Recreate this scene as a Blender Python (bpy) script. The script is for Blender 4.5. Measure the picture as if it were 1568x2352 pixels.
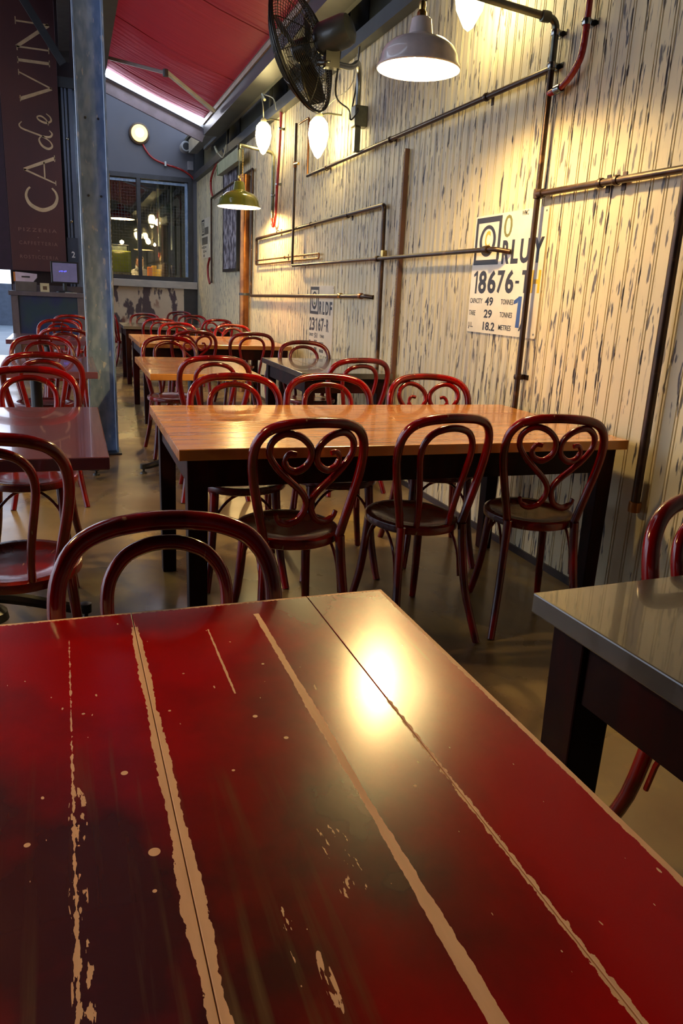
import bpy, bmesh, math, random
from mathutils import Vector, Matrix, Quaternion
random.seed(7)
S = bpy.context.scene
COL = S.collection
PI = math.pi
for o in list(bpy.data.objects): bpy.data.objects.remove(o)

# ------------------------------------------------------------ camera
cd = bpy.data.cameras.new('camera'); cam = bpy.data.objects.new('camera', cd); COL.objects.link(cam)
cd.sensor_fit = 'VERTICAL'; cd.sensor_height = 36.0; cd.lens = 26.503; cd.clip_start = .02; cd.clip_end = 300
yaw, pitch, roll = math.radians(19.8369), math.radians(15.9804), math.radians(-2.7297)
fw = Vector((math.sin(yaw)*math.cos(pitch), math.cos(yaw)*math.cos(pitch), -math.sin(pitch)))
rt = Vector((math.cos(yaw), -math.sin(yaw), 0)); dn = fw.cross(rt)
r2 = rt*math.cos(roll) + dn*math.sin(roll); d2 = dn*math.cos(roll) - rt*math.sin(roll)
m3 = Matrix((r2, -d2, -fw)).transposed()
cam.matrix_world = Matrix.Translation((0, 0, 1.25)) @ m3.to_4x4()
S.camera = cam

# ------------------------------------------------------------ light and exposure
S.view_settings.view_transform = 'Standard'; S.view_settings.look = 'None'
S.view_settings.gamma = 1.0; S.view_settings.use_curve_mapping = False
S.view_settings.exposure = 1.25
W = bpy.data.worlds.new('overcast_sky'); S.world = W; W.use_nodes = True
bg = W.node_tree.nodes['Background']; bg.inputs[0].default_value = (.70, .80, 1.0, 1); bg.inputs[1].default_value = 1.15
BULB = 700.0      # emission of the bulbs inside the pendant shades
GLOBE = 17.0      # emission of the wall bulbs
LED = 8.0

# ------------------------------------------------------------ materials
MATS = {}
def mat(name, col, rough=.5, metal=0., col2=None, scale=(8, 8, 8), lo=.4, hi=.6, bump=0., emit=None, estr=0., coat=0., rvar=0., detail=5., spec=.5):
    if name in MATS: return MATS[name]
    m = bpy.data.materials.new(name); m.use_nodes = True
    nt = m.node_tree; b = nt.nodes['Principled BSDF']
    b.inputs['Base Color'].default_value = (*col, 1); b.inputs['Roughness'].default_value = rough
    b.inputs['Metallic'].default_value = metal; b.inputs['Coat Weight'].default_value = coat
    b.inputs['Specular IOR Level'].default_value = spec
    if emit: b.inputs['Emission Color'].default_value = (*emit, 1); b.inputs['Emission Strength'].default_value = estr
    tc = nt.nodes.new('ShaderNodeTexCoord'); mp = nt.nodes.new('ShaderNodeMapping'); mp.inputs['Scale'].default_value = scale
    nz = nt.nodes.new('ShaderNodeTexNoise'); nz.inputs['Scale'].default_value = 1; nz.inputs['Detail'].default_value = detail
    nt.links.new(tc.outputs['Object'], mp.inputs[0]); nt.links.new(mp.outputs[0], nz.inputs['Vector'])
    if col2 is None: col2 = tuple(c*.8 for c in col)
    r = nt.nodes.new('ShaderNodeMapRange'); r.inputs[1].default_value = lo; r.inputs[2].default_value = hi
    nt.links.new(nz.outputs['Fac'], r.inputs[0])
    mx = nt.nodes.new('ShaderNodeMix'); mx.data_type = 'RGBA'
    mx.inputs[6].default_value = (*col, 1); mx.inputs[7].default_value = (*col2, 1)
    nt.links.new(r.outputs[0], mx.inputs[0]); nt.links.new(mx.outputs[2], b.inputs['Base Color'])
    if rvar:
        rr = nt.nodes.new('ShaderNodeMapRange'); rr.inputs[1].default_value = .3; rr.inputs[2].default_value = .7
        rr.inputs[3].default_value = max(.03, rough-rvar); rr.inputs[4].default_value = rough+rvar
        nt.links.new(nz.outputs['Fac'], rr.inputs[0]); nt.links.new(rr.outputs[0], b.inputs['Roughness'])
    if bump:
        bp = nt.nodes.new('ShaderNodeBump'); bp.inputs['Strength'].default_value = bump; bp.inputs['Distance'].default_value = .004
        nt.links.new(nz.outputs['Fac'], bp.inputs['Height']); nt.links.new(bp.outputs[0], b.inputs['Normal'])
    m['_b'] = b.name; m['_mx'] = mx.name
    MATS[name] = m
    return m
def N(nt, t, **k):
    n = nt.nodes.new(t)
    for a, v in k.items(): setattr(n, a, v)
    return n
def layer(m, col, scale, lo, hi, detail=4., seed=0., rough=None, mask=None):
    """adds a worn / chipped layer of another colour on top of a mat()"""
    nt = m.node_tree; b = nt.nodes[m['_b']]
    prev = b.inputs['Base Color'].links[0].from_socket
    tc = N(nt, 'ShaderNodeTexCoord'); mp = N(nt, 'ShaderNodeMapping'); mp.inputs['Scale'].default_value = scale
    mp.inputs['Location'].default_value = (seed, seed*1.7, seed*.6)
    nz = N(nt, 'ShaderNodeTexNoise'); nz.inputs['Scale'].default_value = 1; nz.inputs['Detail'].default_value = detail
    nt.links.new(tc.outputs['Object'], mp.inputs[0]); nt.links.new(mp.outputs[0], nz.inputs['Vector'])
    r = N(nt, 'ShaderNodeMapRange'); r.inputs[1].default_value = lo; r.inputs[2].default_value = hi
    nt.links.new(nz.outputs['Fac'], r.inputs[0]); fac = r.outputs[0]
    if mask:
        mp2 = N(nt, 'ShaderNodeMapping'); mp2.inputs['Scale'].default_value = mask[0]; mp2.inputs['Location'].default_value = (seed+3, 1, 2)
        n2 = N(nt, 'ShaderNodeTexNoise'); n2.inputs['Scale'].default_value = 1
        nt.links.new(tc.outputs['Object'], mp2.inputs[0]); nt.links.new(mp2.outputs[0], n2.inputs['Vector'])
        r_ = N(nt, 'ShaderNodeMapRange'); r_.inputs[1].default_value = mask[1]; r_.inputs[2].default_value = mask[2]
        nt.links.new(n2.outputs['Fac'], r_.inputs[0])
        mu = N(nt, 'ShaderNodeMath', operation='MULTIPLY'); nt.links.new(fac, mu.inputs[0]); nt.links.new(r_.outputs[0], mu.inputs[1]); fac = mu.outputs[0]
    mx = N(nt, 'ShaderNodeMix', data_type='RGBA'); mx.inputs[7].default_value = (*col, 1)
    nt.links.new(fac, mx.inputs[0]); nt.links.new(prev, mx.inputs[6]); nt.links.new(mx.outputs[2], b.inputs['Base Color'])
    return m

# wall boards: cream paint rubbed through to dark timber in vertical dashes
boards = mat('cream_distressed_boards', (.76, .66, .41), .55, col2=(.60, .53, .37), scale=(1, 1.2, .5), lo=.4, hi=.65)
layer(boards, (.34, .31, .27), (1, 26, 1.2), .46, .66, 5, 3, mask=((1, .30, .45), .40, .60))
layer(boards, (.10, .085, .085), (1, 44, 7.5), .59, .63, 3, 9, mask=((1, 2.2, 1.1), .38, .48))
layer(boards, (.07, .06, .065), (1, 30, 5.5), .635, .67, 6, 21)
layer(boards, (.16, .13, .12), (1, 80, 5.0), .62, .68, 2, 31, mask=((1, .5, .7), .45, .60))
peel = mat('peeling_cream_plaster', (.82, .68, .50), .6, col2=(.72, .58, .44), scale=(2, 2, 2))
layer(peel, (.12, .085, .10), (5, 5, 2.2), .53, .56, 5, 4)
layer(peel, (.35, .12, .07), (5, 5, 4), .60, .66, 5, 14, mask=((1, 1, 1.5), .5, .6))
concrete = mat('worn_polished_concrete', (.25, .18, .085), .28, col2=(.14, .085, .04), scale=(1.3, 1.3, 1), lo=.38, hi=.66, rvar=.12, detail=9, bump=.15)
layer(concrete, (.34, .23, .06), (2.3, 1.6, 1), .56, .68, 6, 5)
layer(concrete, (.06, .02, .014), (1.1, 1.1, 1), .56, .7, 6, 11)
greywall = mat('blue_grey_painted_wall', (.13, .135, .165), .6, col2=(.11, .115, .14), scale=(.8, .8, .8))
dark = mat('dark_painted_timber', (.018, .012, .014), .35, col2=(.03, .014, .014), scale=(5, 5, 5))
blackpaint = mat('black_red_table_paint', (.012, .002, .002), .4, col2=(.05, .0015, .0015), scale=(6, 6, 2), lo=.5, hi=.75, spec=.12)
chairpaint = mat('dark_red_bentwood_lacquer', (.21, .0014, .0014), .16, col2=(.08, .002, .002), scale=(7, 7, 5), coat=.0, spec=.55, rvar=.05)
layer(chairpaint, (.30, .15, .09), (30, 30, 9), .70, .74, 4, 2)
seatpaint = mat('scuffed_red_seat_lacquer', (.20, .004, .003), .22, col2=(.09, .009, .007), scale=(9, 9, 9), coat=.1, rvar=.08, bump=.25)
layer(seatpaint, (.32, .17, .10), (40, 9, 9), .67, .71, 3, 8)
brown = mat('varnished_timber', (.62, .27, .065), .22, col2=(.42, .15, .032), scale=(1.6, 22, 3), lo=.35, hi=.65, coat=.3, rvar=.07, bump=.1)
layer(brown, (.20, .055, .014), (2.2, 55, 3), .57, .68, 4, 6)
brownend = mat('varnished_timber_edge', (.55, .24, .08), .3, col2=(.35, .12, .03), scale=(3, 3, 30), lo=.35, hi=.6)
layer(brownend, (.06, .012, .008), (6, 6, 30), .55, .62, 4, 6)
darktop = mat('dark_grey_table_paint', (.11, .095, .08), .2, col2=(.035, .03, .028), scale=(2, 2, 2), coat=.4, rvar=.05)
redtop = mat('dark_red_gloss_table_paint', (.15, .055, .085), .15, col2=(.10, .05, .085), scale=(3, 1.2, 2), coat=.5, rvar=.04)
galv = mat('galvanised_steel', (.24, .37, .60), .42, .1, col2=(.38, .52, .74), scale=(22, 22, 9), lo=.42, hi=.62, detail=3, rvar=.1)
layer(galv, (.70, .74, .80), (28, 28, 12), .66, .72, 2, 5)
steel = mat('dark_grey_steel', (.06, .065, .075), .45, .3, scale=(4, 4, 4))
steel_light = mat('pale_grey_steel', (.24, .27, .30), .45, .2, col2=(.19, .21, .23), scale=(3, 3, 3))
olive = mat('olive_grey_panel', (.14, .135, .085), .6, col2=(.10, .10, .075), scale=(2, 2, 2))
pipe = mat('dark_copper_brown_pipe', (.065, .033, .018), .36, .6, col2=(.035, .02, .014), scale=(14, 14, 14), lo=.35, hi=.65)
layer(pipe, (.18, .09, .04), (9, 9, 9), .62, .72, 3, 4)
copper = mat('copper_pipe', (.40, .16, .045), .3, .85, col2=(.22, .08, .03), scale=(6, 6, 6))
brass = mat('brass_fitting', (.62, .42, .14), .25, 1., scale=(20, 20, 20))
greypipe = mat('grey_steel_conduit', (.10, .105, .085), .3, .7, col2=(.16, .16, .12), scale=(12, 12, 12))
redflex = mat('red_flexible_conduit', (.30, .008, .007), .35, col2=(.30, .01, .01), scale=(8, 8, 8), coat=.2)
white = mat('white_enamel', (.80, .76, .74), .2, coat=.4)
pinkwhite = mat('blush_white_enamel', (.90, .80, .78), .18, coat=.5)
greenen = mat('olive_green_enamel', (.16, .165, .02), .16, col2=(.14, .15, .02), coat=.6)
reden = mat('dark_red_enamel', (.16, .008, .008), .2, coat=.5)
inner = mat('white_shade_lining', (.92, .88, .80), .5)
blk = mat('black_plastic', (.02, .02, .022), .35, scale=(8, 8, 8))
wire = mat('black_steel_wire', (.03, .026, .022), .3, .6)
motor = mat('charcoal_motor_housing', (.055, .06, .062), .32, .2, coat=.2)
chrome = mat('worn_chrome', (.36, .36, .34), .2, 1.)
plate = mat('off_white_enamel_plate', (.78, .70, .54), .4, col2=(.70, .62, .47), scale=(6, 6, 6), coat=.2)
platewood = mat('ink_black', (.022, .016, .016), .5)
inkb = mat('ink_blue', (.02, .06, .25), .5); inky = mat('ink_yellow', (.72, .45, .02), .5); inkg = mat('ink_olive', (.18, .17, .02), .5)
banner_m = mat('maroon_brown_sign', (.085, .022, .020), .5, col2=(.06, .018, .022), scale=(1, 1, .6))
gold = mat('pale_gold_lettering', (.62, .44, .26), .5); faint = mat('faded_gold_lettering', (.25, .12, .09), .5)
stone = mat('pale_stone_sill', (.58, .53, .46), .5, col2=(.46, .42, .38), scale=(4, 4, 9))
rubber = mat('clear_zip_cable_white', (.62, .60, .42), .4)
def emis(name, col, s):
    m = bpy.data.materials.new(name); m.use_nodes = True; nt = m.node_tree; nt.nodes.clear()
    e = N(nt, 'ShaderNodeEmission'); e.inputs[0].default_value = (*col, 1); e.inputs[1].default_value = s
    o = N(nt, 'ShaderNodeOutputMaterial'); nt.links.new(e.outputs[0], o.inputs[0]); return m
bulb_m = emis('warm_bulb', (1., .68, .27), BULB); globe_m = emis('warm_globe', (1., .78, .33), GLOBE)
led_m = emis('cool_white_led', (.88, .90, 1.), LED); kitchen_bulb = emis('kitchen_bulb', (1., .82, .45), 4.)
bunker_m = emis('bunker_glass_lit', (1., .66, .12), 2.6)
def glass(name, col=(1, 1, 1), alpha=.06, rough=.02):
    m = bpy.data.materials.new(name); m.use_nodes = True; nt = m.node_tree; nt.nodes.clear()
    g = N(nt, 'ShaderNodeBsdfGlossy'); g.inputs['Roughness'].default_value = rough; g.inputs[0].default_value = (*col, 1)
    t = N(nt, 'ShaderNodeBsdfTransparent'); t.inputs[0].default_value = (*[.9*c for c in col], 1)
    mx = N(nt, 'ShaderNodeMixShader'); mx.inputs[0].default_value = alpha
    o = N(nt, 'ShaderNodeOutputMaterial')
    nt.links.new(t.outputs[0], mx.inputs[1]); nt.links.new(g.outputs[0], mx.inputs[2]); nt.links.new(mx.outputs[0], o.inputs[0]); return m
pane_m = glass('window_glass')
def fabric_awning():
    m = bpy.data.materials.new('red_awning_canvas'); m.use_nodes = True; nt = m.node_tree; nt.nodes.clear()
    tc = N(nt, 'ShaderNodeTexCoord'); mp = N(nt, 'ShaderNodeMapping'); mp.inputs['Scale'].default_value = (1.2, 14, 1)
    nz = N(nt, 'ShaderNodeTexNoise'); nz.inputs['Scale'].default_value = 1; nz.inputs['Detail'].default_value = 4
    nt.links.new(tc.outputs['Object'], mp.inputs[0]); nt.links.new(mp.outputs[0], nz.inputs['Vector'])
    bp = N(nt, 'ShaderNodeBump'); bp.inputs['Strength'].default_value = .9; bp.inputs['Distance'].default_value = .03
    nt.links.new(nz.outputs['Fac'], bp.inputs['Height'])
    mx0 = N(nt, 'ShaderNodeMix', data_type='RGBA'); mx0.inputs[6].default_value = (.24, .001, .006, 1); mx0.inputs[7].default_value = (.15, .001, .008, 1)
    nt.links.new(nz.outputs['Fac'], mx0.inputs[0])
    d = N(nt, 'ShaderNodeBsdfDiffuse'); t = N(nt, 'ShaderNodeBsdfTranslucent')
    nt.links.new(mx0.outputs[2], d.inputs[0]); nt.links.new(mx0.outputs[2], t.inputs[0]); nt.links.new(bp.outputs[0], d.inputs['Normal'])
    g = N(nt, 'ShaderNodeBsdfGlossy'); g.inputs[0].default_value = (.8, .6, .7, 1); g.inputs['Roughness'].default_value = .5; nt.links.new(bp.outputs[0], g.inputs['Normal'])
    a = N(nt, 'ShaderNodeMixShader'); a.inputs[0].default_value = .42
    b = N(nt, 'ShaderNodeMixShader'); b.inputs[0].default_value = .20
    o = N(nt, 'ShaderNodeOutputMaterial')
    nt.links.new(d.outputs[0], a.inputs[1]); nt.links.new(t.outputs[0], a.inputs[2]); nt.links.new(a.outputs[0], b.inputs[1]); nt.links.new(g.outputs[0], b.inputs[2])
    nt.links.new(b.outputs[0], o.inputs[0]); return m
awning_m = fabric_awning()

# red front table: gloss paint with bare wood rubbed out along seams and the edge (object coordinates, metres)
def front_table_mat():
    m = mat('scratched_red_gloss_paint', (.36, .0018, .0008), .20, col2=(.045, .001, .001), scale=(3.3, 2.6, 1), lo=.42, hi=.66, coat=.0, spec=.4, rvar=.05, detail=6)  # near-black clouds paint shade into the red, partly as wear
    layer(m, (.13, .07, .028), (45, 2.2, 1), .53, .70, 5, 4, mask=((2, 1.6, 1), .5, .62))
    nt = m.node_tree; b = nt.nodes[m['_b']]
    tc = N(nt, 'ShaderNodeTexCoord'); sep = N(nt, 'ShaderNodeSeparateXYZ'); nt.links.new(tc.outputs['Object'], sep.inputs[0])
    def math_(op, a, c=None, d=None):
        n = N(nt, 'ShaderNodeMath', operation=op)
        for i, v in enumerate((a, c, d)):
            if v is None: continue
            if isinstance(v, (int, float)): n.inputs[i].default_value = v
            else: nt.links.new(v, n.inputs[i])
        return n.outputs[0]
    def noise(sc, detail=4, loc=(0, 0, 0)):
        mp = N(nt, 'ShaderNodeMapping'); mp.inputs['Scale'].default_value = sc; mp.inputs['Location'].default_value = loc
        nz = N(nt, 'ShaderNodeTexNoise'); nz.inputs['Scale'].default_value = 1; nz.inputs['Detail'].default_value = detail
        nt.links.new(tc.outputs['Object'], mp.inputs[0]); nt.links.new(mp.outputs[0], nz.inputs['Vector']); return nz.outputs['Fac']
    X, Y = sep.outputs[0], sep.outputs[1]
    jag = math_('MULTIPLY', math_('SUBTRACT', noise((230, 90, 1), 5), .5), .008)
    big = noise((6, 9, 1), 2)
    masks = []
    # seam x, y range, half widths at the far and near end, offset
    for (x0, ya, yb, wf, wn, j) in ((.080, .20, 1.095, .0060, .0100, 1.0), (.271, .2, 1.10, .0036, .0066, .5), (.372, .2, .80, .0012, .0035, 1.3),
                                 (-.014, .2, 1.07, .0004, .0016, .9), (.186, .86, 1.06, .0010, .0024, .4), (.508, .1, 1.2, .0035, .0050, .6)):
        t = math_('SUBTRACT', 1.14, Y); w = math_('MULTIPLY_ADD', t, (wn-wf)/.8, wf)
        w = math_('MULTIPLY', w, math_('MULTIPLY_ADD', big, 1.5, .25))
        dd = math_('ABSOLUTE', math_('SUBTRACT', X, x0))
        dd = math_('ADD', dd, math_('MULTIPLY', jag, j))
        k = math_('LESS_THAN', dd, w)
        k = math_('MULTIPLY', k, math_('MULTIPLY', math_('GREATER_THAN', Y, ya), math_('LESS_THAN', Y, yb)))
        masks.append(k)
    # back edge rub
    k = math_('LESS_THAN', math_('ADD', math_('ABSOLUTE', math_('SUBTRACT', Y, 1.150)), jag), .0042); masks.append(k)
    # chip clusters on the left planks
    def blob(cx, cy, rx, ry, thr=.53):
        e = math_('ADD', math_('POWER', math_('ABSOLUTE', math_('DIVIDE', math_('SUBTRACT', X, cx), rx)), 2), math_('POWER', math_('ABSOLUTE', math_('DIVIDE', math_('SUBTRACT', Y, cy), ry)), 2))
        return math_('MULTIPLY', math_('LESS_THAN', e, 1), math_('GREATER_THAN', noise((210, 50, 1), 3, (cx*9, cy*5, 0)), thr))
    masks += [blob(-.010, .67, .009, .045, .53), blob(-.012, .56, .008, .03, .54), blob(-.010, .47, .009, .05, .53), blob(.150, .47, .006, .05, .60), blob(.215, .54, .02, .05, .64), blob(.165, .42, .005, .03, .5)]
    for (cx, cy, r) in ((.038, .727, .0037), (.055, .598, .0055), (-.055, .64, .003), (.198, .80, .003), (.222, .745, .0028), (.05, .55, .002), (.10, .84, .0018), (.0, .86, .002), (.15, .70, .0018), (-.09, .76, .002), (.33, .62, .002), (.13, .93, .0016), (.24, .93, .002), (.115, .39, .004)):
        e = math_('ADD', math_('POWER', math_('ABSOLUTE', math_('SUBTRACT', X, cx)), 2), math_('POWER', math_('ABSOLUTE', math_('SUBTRACT', Y, cy)), 2))
        masks.append(math_('LESS_THAN', e, r*r))
    # fine flecks
    masks.append(math_('GREATER_THAN', noise((150, 60, 1), 1, (7, 7, 7)), .80))
    f = masks[0]
    for q in masks[1:]: f = math_('MAXIMUM', f, q)
    prev = b.inputs['Base Color'].links[0].from_socket
    bare = N(nt, 'ShaderNodeMix', data_type='RGBA'); bare.inputs[6].default_value = (.86, .50, .28, 1); bare.inputs[7].default_value = (.64, .33, .17, 1)
    nt.links.new(noise((90, 12, 1)), bare.inputs[0])
    mx = N(nt, 'ShaderNodeMix', data_type='RGBA'); nt.links.new(f, mx.inputs[0]); nt.links.new(prev, mx.inputs[6]); nt.links.new(bare.outputs[2], mx.inputs[7])
    nt.links.new(mx.outputs[2], b.inputs['Base Color'])
    ro = b.inputs['Roughness'].links[0].from_socket
    mr = N(nt, 'ShaderNodeMix', data_type='FLOAT'); nt.links.new(f, mr.inputs[0]); nt.links.new(ro, mr.inputs[2]); mr.inputs[3].default_value = .6
    nt.links.new(mr.outputs[0], b.inputs['Roughness'])
    
    return m
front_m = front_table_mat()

# ------------------------------------------------------------ mesh helpers
def obj(name, bm, m, parent=None, smooth=False, bevel=0.):
    me = bpy.data.meshes.new(name)
    bmesh.ops.recalc_face_normals(bm, faces=bm.faces)
    bm.to_mesh(me); bm.free()
    o = bpy.data.objects.new(name, me); COL.objects.link(o)
    for x in (m if isinstance(m, (list, tuple)) else [m]): me.materials.append(x)
    if smooth:
        for p in me.polygons: p.use_smooth = True
        try: me.set_sharp_from_angle(angle=math.radians(38))
        except Exception: pass
    if bevel:
        md = o.modifiers.new('bevel', 'BEVEL'); md.width = bevel; md.segments = 2; md.limit_method = 'ANGLE'
    if parent: o.parent = parent
    return o
def thing(name, label, cat, loc=(0, 0, 0), rz=0, group=None):
    o = bpy.data.objects.new(name, None); COL.objects.link(o); o.empty_display_size = .1
    o.location = loc; o.rotation_euler = (0, 0, rz); return tag(o, label, cat, group)
def tag(o, label, cat, group=None):
    o['label'] = label; o['category'] = cat
    if group: o['group'] = group
    return o
def struct(o): o['kind'] = 'structure'; return o
def box(bm, x0, x1, y0, y1, z0, z1, M=None, mi=0):
    vs = [bm.verts.new((x, y, z)) for x in (x0, x1) for y in (y0, y1) for z in (z0, z1)]
    if M: 
        for v in vs: v.co = M @ v.co
    for q in ((0, 1, 3, 2), (4, 6, 7, 5), (0, 4, 5, 1), (2, 3, 7, 6), (0, 2, 6, 4), (1, 5, 7, 3)):
        f = bm.faces.new([vs[i] for i in q]); f.material_index = mi
    return vs
def B(*a, **k):
    bm = bmesh.new(); box(bm, *a, **k); return bm
def beam(bm, a, b, w, h, up=(0, 0, 1)):
    a, b = Vector(a), Vector(b); d = (b-a); L = d.length; d.normalize(); u = Vector(up); s = d.cross(u).normalized(); u = s.cross(d)
    M = Matrix((s, d, u)).transposed().to_4x4(); M.translation = a
    box(bm, -w/2, w/2, 0, L, -h/2, h/2, M)
def cr(pts, n=6):
    P = [Vector(p) for p in pts]; P = [P[0]*2-P[1]] + P + [P[-1]*2-P[-2]]; out = []
    for i in range(1, len(P)-2):
        a, b, c, d = P[i-1:i+3]
        for k in range(n):
            t = k/n; out.append(.5*((2*b)+(c-a)*t+(2*a-5*b+4*c-d)*t*t+(3*b-a-3*c+d)*t**3))
    out.append(P[-2]); return out
def tube(bm, pts, r, seg=8, smooth=0, closed=False, flat=1.):
    P = cr(pts, smooth) if smooth else [Vector(p) for p in pts]
    n = len(P); R = r if callable(r) else (lambda t: r)
    T = [((P[(i+1) % n]-P[i-1]) if closed else (P[min(i+1, n-1)]-P[max(i-1, 0)])).normalized() for i in range(n)]
    u = T[0].orthogonal().normalized(); rings = []
    for i in range(n):
        if i: u = (T[i-1].rotation_difference(T[i]) @ u)
        u = (u - T[i]*u.dot(T[i])).normalized(); v = T[i].cross(u); rr = R(i/(n-1))
        rings.append([bm.verts.new(P[i] + u*math.cos(2*PI*k/seg)*rr + v*math.sin(2*PI*k/seg)*rr*flat) for k in range(seg)])
    for i in range(n if closed else n-1):
        a, b = rings[i], rings[(i+1) % n]
        for k in range(seg): bm.faces.new((a[k], a[(k+1) % seg], b[(k+1) % seg], b[k]))
    if not closed: bm.faces.new(rings[0]); bm.faces.new(rings[-1][::-1])
def TB(*a, **k):
    bm = bmesh.new(); tube(bm, *a, **k); return bm
def lathe(bm, prof, seg=32, c=(0, 0, 0), M=None):
    rings = []; c = Vector(c)
    for (r, z) in prof:
        if r < 1e-5: rings.append([bm.verts.new(c+Vector((0, 0, z)))])
        else: rings.append([bm.verts.new(c+Vector((r*math.cos(2*PI*k/seg), r*math.sin(2*PI*k/seg), z))) for k in range(seg)])
    for a, b in zip(rings, rings[1:]):
        for k in range(seg):
            k2 = (k+1) % seg
            if len(a) == 1 and len(b) == 1: continue
            if len(a) == 1: bm.faces.new((a[0], b[k2], b[k]))
            elif len(b) == 1: bm.faces.new((a[k], a[k2], b[0]))
            else: bm.faces.new((a[k], a[k2], b[k2], b[k]))
    if M:
        for rg in rings:
            for v in rg: v.co = M @ v.co
def LB(*a, **k):
    bm = bmesh.new(); lathe(bm, *a, **k); return bm
def elbow(pts, rad=.03, n=5):
    """rounds the corners of a pipe run"""
    P = [Vector(p) for p in pts]; out = [P[0]]
    for i in range(1, len(P)-1):
        a = (P[i-1]-P[i]); b = (P[i+1]-P[i]); ra = min(rad, a.length*.45, b.length*.45); A = P[i]+a.normalized()*ra; Bq = P[i]+b.normalized()*ra
        for k in range(n+1):
            t = k/n; out.append(A*(1-t)**2 + P[i]*2*t*(1-t) + Bq*t*t)
    out.append(P[-1]); return out
def text(s, box_, m, parent, name, M, bold=.0, ext=.0008):
    """lettering scaled into box (u0,u1,v0,v1) of plane matrix M"""
    cu = bpy.data.curves.new('t', 'FONT'); cu.body = s; cu.extrude = .004; cu.offset = bold; cu.resolution_u = 3
    t = bpy.data.objects.new('t', cu); COL.objects.link(t)
    dg = bpy.context.evaluated_depsgraph_get(); me = bpy.data.meshes.new_from_object(t.evaluated_get(dg))
    bpy.data.objects.remove(t); me.name = name
    xs = [v.co.x for v in me.vertices]; ys = [v.co.y for v in me.vertices]
    x0, x1, y0, y1 = min(xs), max(xs), min(ys), max(ys); u0, u1, v0, v1 = box_
    for v in me.vertices:
        v.co = M @ Vector((u0+(v.co.x-x0)/(x1-x0)*(u1-u0), v0+(v.co.y-y0)/(y1-y0)*(v1-v0), ext if v.co.z > 0 else -.0005))
    me.materials.clear(); me.materials.append(m)
    o = bpy.data.objects.new(name, me); COL.objects.link(o); o.parent = parent
    return o
def frame_m(origin, u, v):
    u, v = Vector(u), Vector(v); w = u.cross(v); M = Matrix((u, v, w)).transposed().to_4x4(); M.translation = origin; return M
def dup(root, loc, rz, label=None, group=None):
    r = root.copy(); COL.objects.link(r); r.location = loc; r.rotation_euler = (0, 0, rz)
    if label: r['label'] = label
    if group: r['group'] = group
    for ch in list(root.children):
        c = ch.copy(); COL.objects.link(c); c.parent = r
        for g in list(ch.children):
            d = g.copy(); COL.objects.link(d); d.parent = c
    return r

# ------------------------------------------------------------ room shell
WX, BY = 2.14, 14.0
struct(obj('floor', B(-30, 6, -3.2, 40, -.1, 0), concrete))
def grooved_wall():
    bm = bmesh.new(); prof = []; y = -3.0
    while y < BY:
        w = .082
        prof += [(y, 0), (y+.0022, .006), (y+.0048, .006), (y+.007, 0), (y+.015, 0), (y+.0172, .005), (y+.0192, .005), (y+.0214, 0)]
        y += w
    prof.append((BY, 0))
    lo = [bm.verts.new((WX+d, yy, 0)) for yy, d in prof]; hi = [bm.verts.new((WX+d, yy, 3.0)) for yy, d in prof]
    for i in range(len(prof)-1): bm.faces.new((lo[i], lo[i+1], hi[i+1], hi[i]))
    bb = [bm.verts.new(p) for p in ((WX+.12, -3, 0), (WX+.12, BY, 0), (WX+.12, BY, 3), (WX+.12, -3, 3))]; bm.faces.new(bb)
    bm.faces.new([bb[3], bb[2]] + hi[::-1])
    return bm
struct(obj('wall_right', grooved_wall(), boards))
struct(obj('baseboard_right', B(WX-.012, WX, -3, BY, 0, .035), dark))
bm = bmesh.new()      # back wall with the kitchen window opening
box(bm, .30, .66, BY, BY+.12, 0, 5.6); box(bm, .66, 2.34, BY, BY+.12, 3.04, 5.6); box(bm, 2.06, 2.34, BY, BY+.12, 1.24, 3.04); box(bm, .66, 2.06, BY+.03, BY+.12, 0, 1.38)
struct(obj('wall_back', bm, greywall))
struct(obj('trim_1', B(.50, 1.90, BY-.02, BY+.03, 0, 1.24), peel))          # peeling dado below the window
struct(obj('trim_2', B(1.90, 2.14, BY-.022, BY+.03, 0, 1.24), steel))
struct(obj('trim_3', B(.5, 2.13, BY-.09, BY+.03, 1.24, 1.36), stone, bevel=.006))    # window sill
struct(obj('wall_rear', B(-8, 2.3, -3.2, -3.0, 0, 5.3), dark))  # unseen wall behind the camera, added to keep the front table dark
bm = bmesh.new(); box(bm, -4.2, -4.0, -3, 1.6, 0, 5.2); struct(obj('wall_left', bm, dark))  # unseen side wall, added to block light from the near left
# kitchen behind the window
bm = bmesh.new(); box(bm, .2, .3, BY+.12, 18, 0, 3.9); box(bm, 2.4, 2.5, BY+.12, 18, 0, 3.9); box(bm, .2, 2.5, 18, 18.1, 0, 3.9); box(bm, .2, 2.5, BY+.12, 18.1, 3.8, 3.9)
struct(obj('wall_kitchen', bm, mat('dim_grey_kitchen_wall', (.26, .30, .30), .55, col2=(.16, .20, .21), scale=(2, 2, 1))))
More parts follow.
